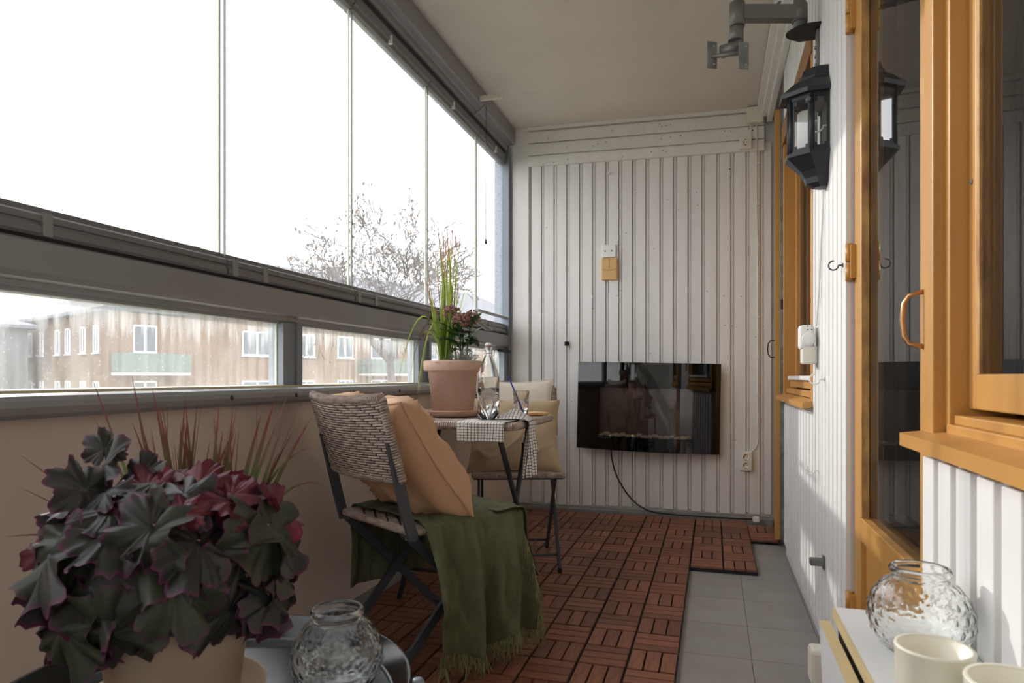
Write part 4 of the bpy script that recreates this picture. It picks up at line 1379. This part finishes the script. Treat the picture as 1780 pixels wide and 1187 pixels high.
# ---- things on the end wall
YW = 4.4275
def wall_box(name, label, cat, x0, x1, z0, z1, d, m, bev=.004, y=YW, group=None):
    t = thing(name, label, cat, ((x0+x1)/2, y, z0), group=group)
    w_, h_ = (x1-x0)/2, z1-z0
    MB().bevbox(-w_, w_, -d, -.0005, 0, h_, b=bev).obj('body', m, t)
    return t, w_, h_, d
t, w_, h_, d = wall_box('mounting_plate', 'white square plate with two screws above the tan switch', 'plate', -.703, -.612, 1.667, 1.750, .016, 'white_plastic')
for sx in (-.55, .45):
    MB().tube([(sx*w_, -d, h_*.48), (sx*w_, -d-.0015, h_*.48)], .005, 10).obj('screw', 'screw', t)
t, w_, h_, d = wall_box('wall_switch', 'tan plastic wall switch with curved rocker keys on end wall', 'switch', -.707, -.600, 1.515, 1.662, .022, 'tan_plastic', .007)
MB().tube([(-w_*.97+2*w_*.97*k/12, -d-.0003, h_*.5-.01*math.sin(PI*k/12)) for k in range(13)], .0012, 5).obj('key_edge', 'brown_wood', t)
MB().tube([(-w_*.02, -d-.0003, h_*.5), (-w_*.02, -d-.0003, h_*.97)], .0012, 5).obj('key_edge', 'brown_wood', t)
t, w_, h_, d = wall_box('black_knob', 'small black knob screwed to the end wall left of fireplace', 'knob', -.958, -.930, 1.089, 1.117, .004, 'dark', .001)
MB().tube([(0, -.004, .014), (.012, -.03, .012)], [.009, .014], 12).obj('knob', 'dark', t)
t, w_, h_, d = wall_box('junction_box', 'white junction box in the ceiling corner of end wall', 'box', .196, .290, 2.438, 2.532, .04, 'cream_plastic', .004, y=4.393)
def outlet(name, label, x, z, y, double=False):
    t = thing(name, label, 'outlet', (x, y, z), group='wall outlets')
    h_ = .078 if not double else .118
    MB().bevbox(-.036, .036, -.028, -.0005, 0, h_, b=.005).obj('body', 'cream_plastic', t)
    for zc in ([h_/2] if not double else [h_*.28, h_*.72]):
        r_ = .021
        s_ = MB().lathe([(r_, 0), (r_, .0015), (r_*.85, .0015), (r_*.85, .0005), (0, .0005)], n=24)
        s_.v = [(v[0], -.0282-v[2], zc+v[1]) for v in s_.v]
        so2 = s_.obj('socket', 'cream_plastic', t)
        hl = MB()
        for sx in (-1, 1):
            hl.tube([(sx*.0085, -.0285, zc), (sx*.0085, -.0293, zc)], .0028, 8)
        for sz in (-1, 1):
            hl.box(-.003, .003, -.0305, -.029, zc+sz*.016-.003, zc+sz*.016+.003)
        hl.obj('pin_hole', 'dark', so2)
    return t
outlet('wall_outlet', 'white single outlet on the horizontal boards under junction box', .190, 2.285, 4.403)
outlet('wall_outlet', 'white double outlet on end wall right of the fireplace', .193, .298, YW, True)
c = MB().tube(smooth_path([(.256, 4.40, 2.44), (.256, 4.40, 2.40), (.256, 4.398, 2.28), (.256, 4.41, 2.26), (.256, 4.42, 2.2), (.262, 4.421, 1.5), (.262, 4.421, .95), (.262, 4.421, .55), (.259, 4.421, .46), (.235, 4.418, .425), (.222, 4.414, .414)]), .0038, 7).obj('white_cable', 'cream_plastic')
tag(c, 'white cable clipped down the end wall to the double outlet', 'cable')
for z in (2.2, 1.95, 1.7, 1.5, 1.25, 1.0, .78, .56):
    MB().bevbox(.254, .270, 4.414, 4.428, z-.005, z+.005, b=.001).obj('cable_clip', 'white_plastic', c)
c2 = MB().tube([(.222, 4.396, 2.44), (.222, 4.396, 2.365)], .0038, 7).obj('white_cable', 'cream_plastic')
tag(c2, 'short white cable between junction box and single outlet', 'cable')
c3 = MB().tube(smooth_path([(.289, 4.37, 2.47), (.305, 4.34, 2.475), (.312, 4.30, 2.49), (.312, 4.2, 2.492)]), .0038, 7).obj('white_cable', 'cream_plastic')
tag(c3, 'white cable looping from junction box to the cornice', 'cable')

# ---- black wall lantern (half-hexagon) on the house wall
LY, LZ = 2.335, 1.482
ln = thing('wall_lantern', 'black hexagonal wall lantern with white tube on house wall', 'lantern', (.3445, LY, LZ))
def hexa(s, z, d=.125, w=.078):
    return [(0, -w*s, z), (-d*.48*s, -w*s, z), (-d*s, -w*.42*s, z), (-d*s, w*.42*s, z), (-d*.48*s, w*s, z), (0, w*s, z)]
def loft(levels):
    b = MB()
    rings = [hexa(s, z) for s, z in levels]
    vs = [v for r_ in rings for v in r_]
    n = 6; fs = []
    for i in range(len(rings)-1):
        for j in range(n):
            fs.append((i*n+j, i*n+(j+1) % n, (i+1)*n+(j+1) % n, (i+1)*n+j))
    fs.append(tuple(reversed(range(n)))); fs.append(tuple((len(rings)-1)*n+j for j in range(n)))
    return b.add(vs, fs)
loft([(.30, 0), (.48, .012), (.52, .03), (.62, .05), (.86, .082), (.96, .094), (.96, .104), (.90, .106), (.90, .112)]).obj('base', 'lantern', ln)
loft([(.9, .27), (.9, .285), (1.08, .283), (1.10, .296), (1.0, .305), (.80, .328), (.66, .338), (.66, .346), (.60, .352), (.56, .37), (.5, .376)]).obj('roof', 'lantern', ln)
H0, H1 = hexa(.86, .108), hexa(.86, .278)
for j in range(1, 5):
    MB().tube([H0[j], H1[j]], .007, 6).obj('corner_post', 'lantern', ln)
for j in range(5):
    a, c, d_, e = Vector(H0[j]), Vector(H0[j+1]), Vector(H1[j+1]), Vector(H1[j])
    nrm = (c-a).cross(e-a).normalized()*-.0015
    u, v = (c-a), (e-a)
    fr = MB()
    P_ = lambda s, t_: a+u*s+v*t_
    for (s0, s1, t0, t1) in ((0, .17, 0, 1), (.83, 1, 0, 1), (.17, .83, 0, .06), (.17, .83, .94, 1), (.17, .29, .06, .11), (.71, .83, .06, .11), (.17, .30, .86, .94), (.70, .83, .86, .94)):
        fr.prism([P_(s0, t0)-nrm, P_(s1, t0)-nrm, P_(s1, t1)-nrm, P_(s0, t1)-nrm], None, nrm*2)
    fr.obj('side_frame', 'lantern', ln)
    MB().add([P_(.1, .03), P_(.9, .03), P_(.9, .97), P_(.1, .97)], [(0, 1, 2, 3)]).obj('pane', 'lantern_glass', ln)
MB().box(-.004, 0, -.066, .066, .09, .29).obj('back_plate', 'lantern', ln)
MB().lathe([(0, 0), (.030, 0), (.030, .128), (.025, .134), (0, .134)], (-.056, 0, .112), 24).obj('lamp_tube', 'frost', ln)
MB().tube([(-.062, -.070, .262), (-.062, -.075, .262)], .007, 12).obj('screw', 'steel', ln)

# ---- swivel screen arm near the ceiling
ar = thing('screen_arm', 'grey swivel screen mounting arm bolted high on house wall', 'bracket', (.3445, 2.50, 1.975))
def tb_(p, r_, n=14): return MB().tube(p, r_, n)
MB().bevbox(-.008, 0, -.022, .022, -.045, .11, b=.003).obj('wall_plate', 'arm', ar)
hd_ = MB()
poly = [(0, -.06, .085)]+[(-.055-.05*math.sin(PI*k/12), -.06+.12*k/12, .085) for k in range(13)]+[(0, .06, .085)]
hd_.prism(poly, None, (0, 0, .006)); hd_.obj('shelf_disc', 'plastic_black', ar)
for z in (-.03, .0, .03):
    tb_([(-.008, 0, z), (-.013, 0, z)], .006, 10).obj('bolt', 'wire', ar)
tb_([(-.06, 0, .09), (-.06, 0, .26)], .020).obj('post', 'arm', ar)
tb_([(-.06, 0, .125), (-.06, 0, .185)], .026).obj('pivot', 'arm', ar)
dirv = Vector((-.958, -.287, 0))
e0 = Vector((-.06, 0, .155)); e1 = e0+dirv*.215
MB().tube([e0, e1], 1, sec=[(-.024, -.018), (.024, -.018), (.028, 0), (.024, .018), (-.024, .018)], up=(0, 0, 1)).obj('arm_bar', 'arm', ar)
tb_([e1+Vector((0, 0, -.045)), e1+Vector((0, 0, .035))], .026).obj('elbow', 'arm', ar)
h0 = e1+Vector((-.005, -.005, -.108))
MB().tube([e1+Vector((0, 0, -.04)), h0+Vector((0, 0, .01))], [.022, .026], 12).obj('neck', 'arm', ar)
tb_([h0+Vector((-.045, .02, -.01)), h0+Vector((.02, -.01, -.01))], .022).obj('tilt_joint', 'arm', ar)
for k, off in enumerate((Vector((-.078, .0, -.045)), Vector((.025, -.03, -.075)))):
    p = h0+off
    mt = T(*p) @ RZ(.45)
    v = MB().bevbox(-.018, .018, -.002, .002, -.026, .066, b=.0008, mtx=mt).obj('screen_plate', 'steel', ar)
    for zz_ in (-.012, .05):
        hh = MB().tube([mt @ Vector((.006, -.0022, zz_)), mt @ Vector((.006, -.0032, zz_))], .003, 8).obj('screw', 'wire', v)
MB().tube([h0+Vector((-.08, .0, -.03)), h0+Vector((.025, -.03, -.045))], .008, 8).obj('crossbar', 'arm', ar)
tb_([(-.13, -.02, .175), (-.135, -.025, .185), (-.125, -.018, .196)], .005, 8).obj('cable_hook', 'arm', ar)

# ---- hooks
def hook(loc, label, m, s=1.0, flip=1):
    pts = [(0, 0, 0), (-.010*s, 0, 0)]
    for k in range(13):
        a = -PI*.5+PI*1.35*k/12
        pts.append(((-.026-.014*math.cos(a)*-1)*s*1.0, flip*0, (.016+.016*math.sin(a))*s))
    pts = [(0, 0, 0), (-.014*s, 0, 0)]+[((-.030+.016*math.cos(a))*s, 0, (.016*math.sin(a)+.0)*s+(.0)) for a in [(-.1-1.5*PI*k/14) for k in range(15)]]
    o = MB().tube([Vector(p) for p in pts], .0026*s, 7)
    o.tube([(0, 0, 0), (-.003*s, 0, 0)], .007*s, 10)
    ob = o.obj('cup_hook', m)
    ob.location = loc
    tag(ob, label, 'hook', 'small wall hooks')
hook((.3445, 2.29, 1.665), 'white cup hook screwed beside the black lantern', 'white_plastic', 1.1)
hook((.3445, 2.05, 1.19), 'dark cup hook near the ochre door hinge', 'screw', .8)
hook((.3445, 2.37, .872), 'white cup hook on boards below the plug-in timer', 'white_plastic', 1.0)
hook((.3445, 2.50, .56), 'low white cup hook near sunlit foot of house wall', 'white_plastic', .9)

# ---- plug-in timer, white cable to the lantern
pt = thing('plug_timer', 'white plug-in timer in the outlet beside far window', 'timer', (.3445, 2.545, .925))
MB().bevbox(-.05, 0, -.032, .032, 0, .062, b=.006).obj('outlet_box', 'cream_plastic', pt)
MB().bevbox(-.058, -.010, -.033, .033, .05, .135, b=.010).obj('timer_body', 'white_plastic', pt)
mm = MB().lathe([(.024, 0), (.024, .02), (.02, .024), (0, .024)], n=24)
mm.v = [(-.03+v[0]*.9, -.033-v[2]*.5, .085+v[1]) for v in mm.v]
mm.obj('dial', 'white_plastic', pt)
for k in range(4):
    MB().tube([(-.02-.013*(k % 2), -.0335, .118+.012*(k//2)), (-.02-.013*(k % 2), -.0345, .118+.012*(k//2))], .0022, 6).obj('button', 'dark', pt)
c4 = MB().tube(smooth_path([(.338, 2.50, 1.055), (.339, 2.46, 1.15), (.339, 2.41, 1.30), (.339, 2.37, 1.42), (.339, 2.355, 1.49)]), .0032, 7).obj('white_cable', 'white_plastic')
tag(c4, 'white cable running from the plug-in timer up to lantern', 'cable')
lb = thing('metal_catch', 'grey metal door catch low on the house wall', 'catch', (.3445, 2.37, .262))
MB().bevbox(-.006, 0, -.012, .012, -.004, .04, b=.002).obj('plate', 'steel', lb)
MB().bevbox(-.045, -.004, -.016, .016, .008, .030, b=.004).obj('tongue', 'steel', lb)
fb = thing('floor_box', 'small white rounded box at the foot of house wall', 'box', (.308, 2.17, -.0248))
MB().bevbox(-.036, .036, -.035, .035, 0, .105, b=.012).obj('body', 'cream_plastic', fb)

# ================================================================== OUTDOORS
sA, cA = math.sin(YAW), math.cos(YAW)
def W(r_, d_): return (r_*cA-d_*sA, d_*cA+r_*sA)
gz = -6.5
g = box(-150, -3, -60, 140, gz-.2, gz, m='ground', name='floor_ground')
tag(g, 'lawn and ground outside far below the balcony', kind='structure')

def house(name, label, corner, ang, L, D, z1, ridge, m_wall, wins, balc, doors=()):
    """block with its near corner at the origin, long facade along +x (facing -y), side facade along +y"""
    t = thing(name, label, 'building', (corner[0], corner[1], gz), ang)
    h = z1-gz
    MB().box(0, L, 0, D, 0, h).obj('walls', m_wall, t)
    rf = MB()
    e = .45
    zt = ridge-gz
    rf.add([(-e, -e, h), (L+e, -e, h), (L+e, D+e, h), (-e, D+e, h), (D*.5, D/2, zt), (L-D*.5, D/2, zt), (-e, -e, h+.18), (L+e, -e, h+.18), (L+e, D+e, h+.18), (-e, D+e, h+.18)],
           [(3, 2, 1, 0), (0, 1, 7, 6), (1, 2, 8, 7), (2, 3, 9, 8), (3, 0, 6, 9), (6, 7, 5, 4), (7, 8, 5), (8, 9, 4, 5), (9, 6, 4)])
    ro = rf.obj('roof', 'roof', t)
    for cx in (D*.55, L*.45, L*.75):
        MB().box(cx-.4, cx+.4, D/2-.4, D/2+.4, zt-.6, zt+.45).obj('chimney', 'grey_wall', ro)
    for (s0, s1, a, b_, side) in wins:
        w2_ = thing_part('window', t)
        def bx2(x0, x1, y0, y1, z0, z1_, nm, m):
            bb_ = MB()
            if side == 0: bb_.box(x0, x1, y0, y1, z0, z1_)
            else: bb_.box(y0, y1, x0, x1, z0, z1_)
            return bb_
        f = bx2(s0, s1, -.06, .02, a-gz, a-gz+.09, '', '')
        for bbx in ((s0, s1, b_-gz-.09, b_-gz), (s0, s0+.08, a-gz, b_-gz), (s1-.08, s1, a-gz, b_-gz), ((s0+s1)/2-.06, (s0+s1)/2+.06, a-gz, b_-gz)):
            q_ = bx2(bbx[0], bbx[1], -.06, .02, bbx[2], bbx[3], '', '')
            f.add(q_.v, q_.f)
        q_ = bx2(s0-.06, s1+.06, -.12, .0, a-gz-.06, a-gz, '', '')
        f.add(q_.v, q_.f)
        fo_ = f.obj('window', 'frame_white', t)
        bx2(s0+.05, s1-.05, -.03, .01, a-gz+.05, b_-gz-.05, '', '').obj('window_pane', 'pane_dark', fo_)
    for (s0, s1, zf) in balc:
        bl = MB().box(s0, s1, -1.3, 0, zf-gz-.15, zf-gz).obj('balcony', 'balc_slab', t)
        f = MB().box(s0, s1, -1.32, -1.27, zf-gz+.02, zf-gz+.95)
        f.box(s0, s0+.05, -1.3, 0, zf-gz+.02, zf-gz+.95); f.box(s1-.05, s1, -1.3, 0, zf-gz+.02, zf-gz+.95)
        f.obj('balcony_panel', 'balc_green', bl)
    return t
def thing_part(n, t): return t
wins = []
for (a, c) in ((1.1, 2.25), (6.92, 8.8), (10.55, 11.75), (13.45, 14.7), (16.2, 18.0), (21, 22.5), (25, 26.5)):
    for z in (2.1, -.75, -3.6):
        wins.append((a, c, z, z+1.42, 0))
for a in (1.2, 3.0, 5.2, 6.8, 9.5, 11.5):
    for z in (2.1, -.75, -3.6):
        wins.append((a, a+.7, z, z+1.4, 1))
cx, cy = W(-19.8, 33)
fd_ = Vector(W(.63, .775))
house('apartment_building', 'ochre brick apartment block with white windows seen through lower glass', (cx, cy), math.atan2(fd_.y, fd_.x), 40, 13, 4.12, 8.7, 'brick', wins,
      ((.1, 3.4, 1.1), (.1, 3.4, -1.75), (15.2, 19.0, 1.1), (15.2, 19.0, -1.75)))
b2 = W(-34, 28)
house('apartment_building', 'grey rendered block at the far left behind the dusty glass', b2, math.atan2(fd_.y, fd_.x)+.1, 12, 10, 3.6, 5.6, 'grey_wall', [(x_, x_+1.2, z, z+1.4, 0) for x_ in (1.5, 4.5, 8) for z in (1.6, -1.2)], ((3.8, 7.5, .7), (3.8, 7.5, -2.1)))
b3 = W(2.0, 85)
house('apartment_building', 'pale distant block behind the bare tree at the far end', b3, math.atan2(fd_.y, fd_.x)-1.35, 34, 14, 8.2, 12.5, 'grey_wall', [(x_, x_+1.6, z, z+1.6, 0) for x_ in range(2, 32, 4) for z in (5, 2, -1)], ())

# ---- bare autumn tree
def tree(base, h0, seed, label, spread=1.0, levels=6, first=2.6, leaves=900, grp='trees outside'):
    q = random.Random(seed)
    t = thing('tree', label, 'tree', (base[0], base[1], gz), group=grp)
    b = MB()
    ends = []
    def grow(p, d, L, r_, lev):
        n = 3
        pts = [p]; rs = [r_]
        for k in range(n):
            d = (d+Vector((q.gauss(0, .13), q.gauss(0, .13), q.gauss(.03, .08)))).normalized()
            p = p+d*L/n
            pts.append(p); rs.append(max(.011, r_*(1-.32*(k+1)/n)))
        b.tube(pts, rs, 5 if lev < 3 else 3, caps=False)
        if lev >= levels:
            ends.append((p, d)); return
        if lev >= levels-2: ends.append((pts[2], d))
        nb = 2 if lev == 0 else q.choice((2, 3, 3))
        if lev == 0: nb = 6
        for k in range(nb):
            ax = Vector((q.gauss(0, 1), q.gauss(0, 1), q.gauss(0, .4))).normalized()
            nd = (d+ax*q.uniform(.55, 1.0)*spread).normalized()
            grow(p, nd, (first if lev == 0 else L)*q.uniform(.66, .90), max(.013, rs[-1]*q.uniform(.62, .82)), lev+1)
    grow(Vector((0, 0, 0)), Vector((0, 0, 1)), h0, .2, 0)
    b.obj('branches', 'bark', t)
    lf = MB()
    for k in range(leaves):
        p, d = q.choice(ends)
        p = p+Vector((q.gauss(0, .12), q.gauss(0, .12), q.gauss(-.04, .12)))
        m_ = Matrix.Rotation(q.uniform(0, 6), 4, 'Z') @ Matrix.Rotation(q.uniform(-1.5, 1.5), 4, 'X')
        s_ = q.uniform(.05, .11)
        lf.add([p+m_ @ Vector(v)*s_ for v in ((0, -.8, 0), (.5, 0, .1), (0, .9, 0), (-.5, 0, .1))], [(0, 1, 2, 3)])
    lo = lf.obj('leaves', 'autumn', t); lo['kind'] = 'stuff'
    return t
tree(W(-2.9, 21.5), 8.3, 12, 'bare autumn tree with a few dry leaves beyond the glazing', levels=7, first=1.75, leaves=1500)
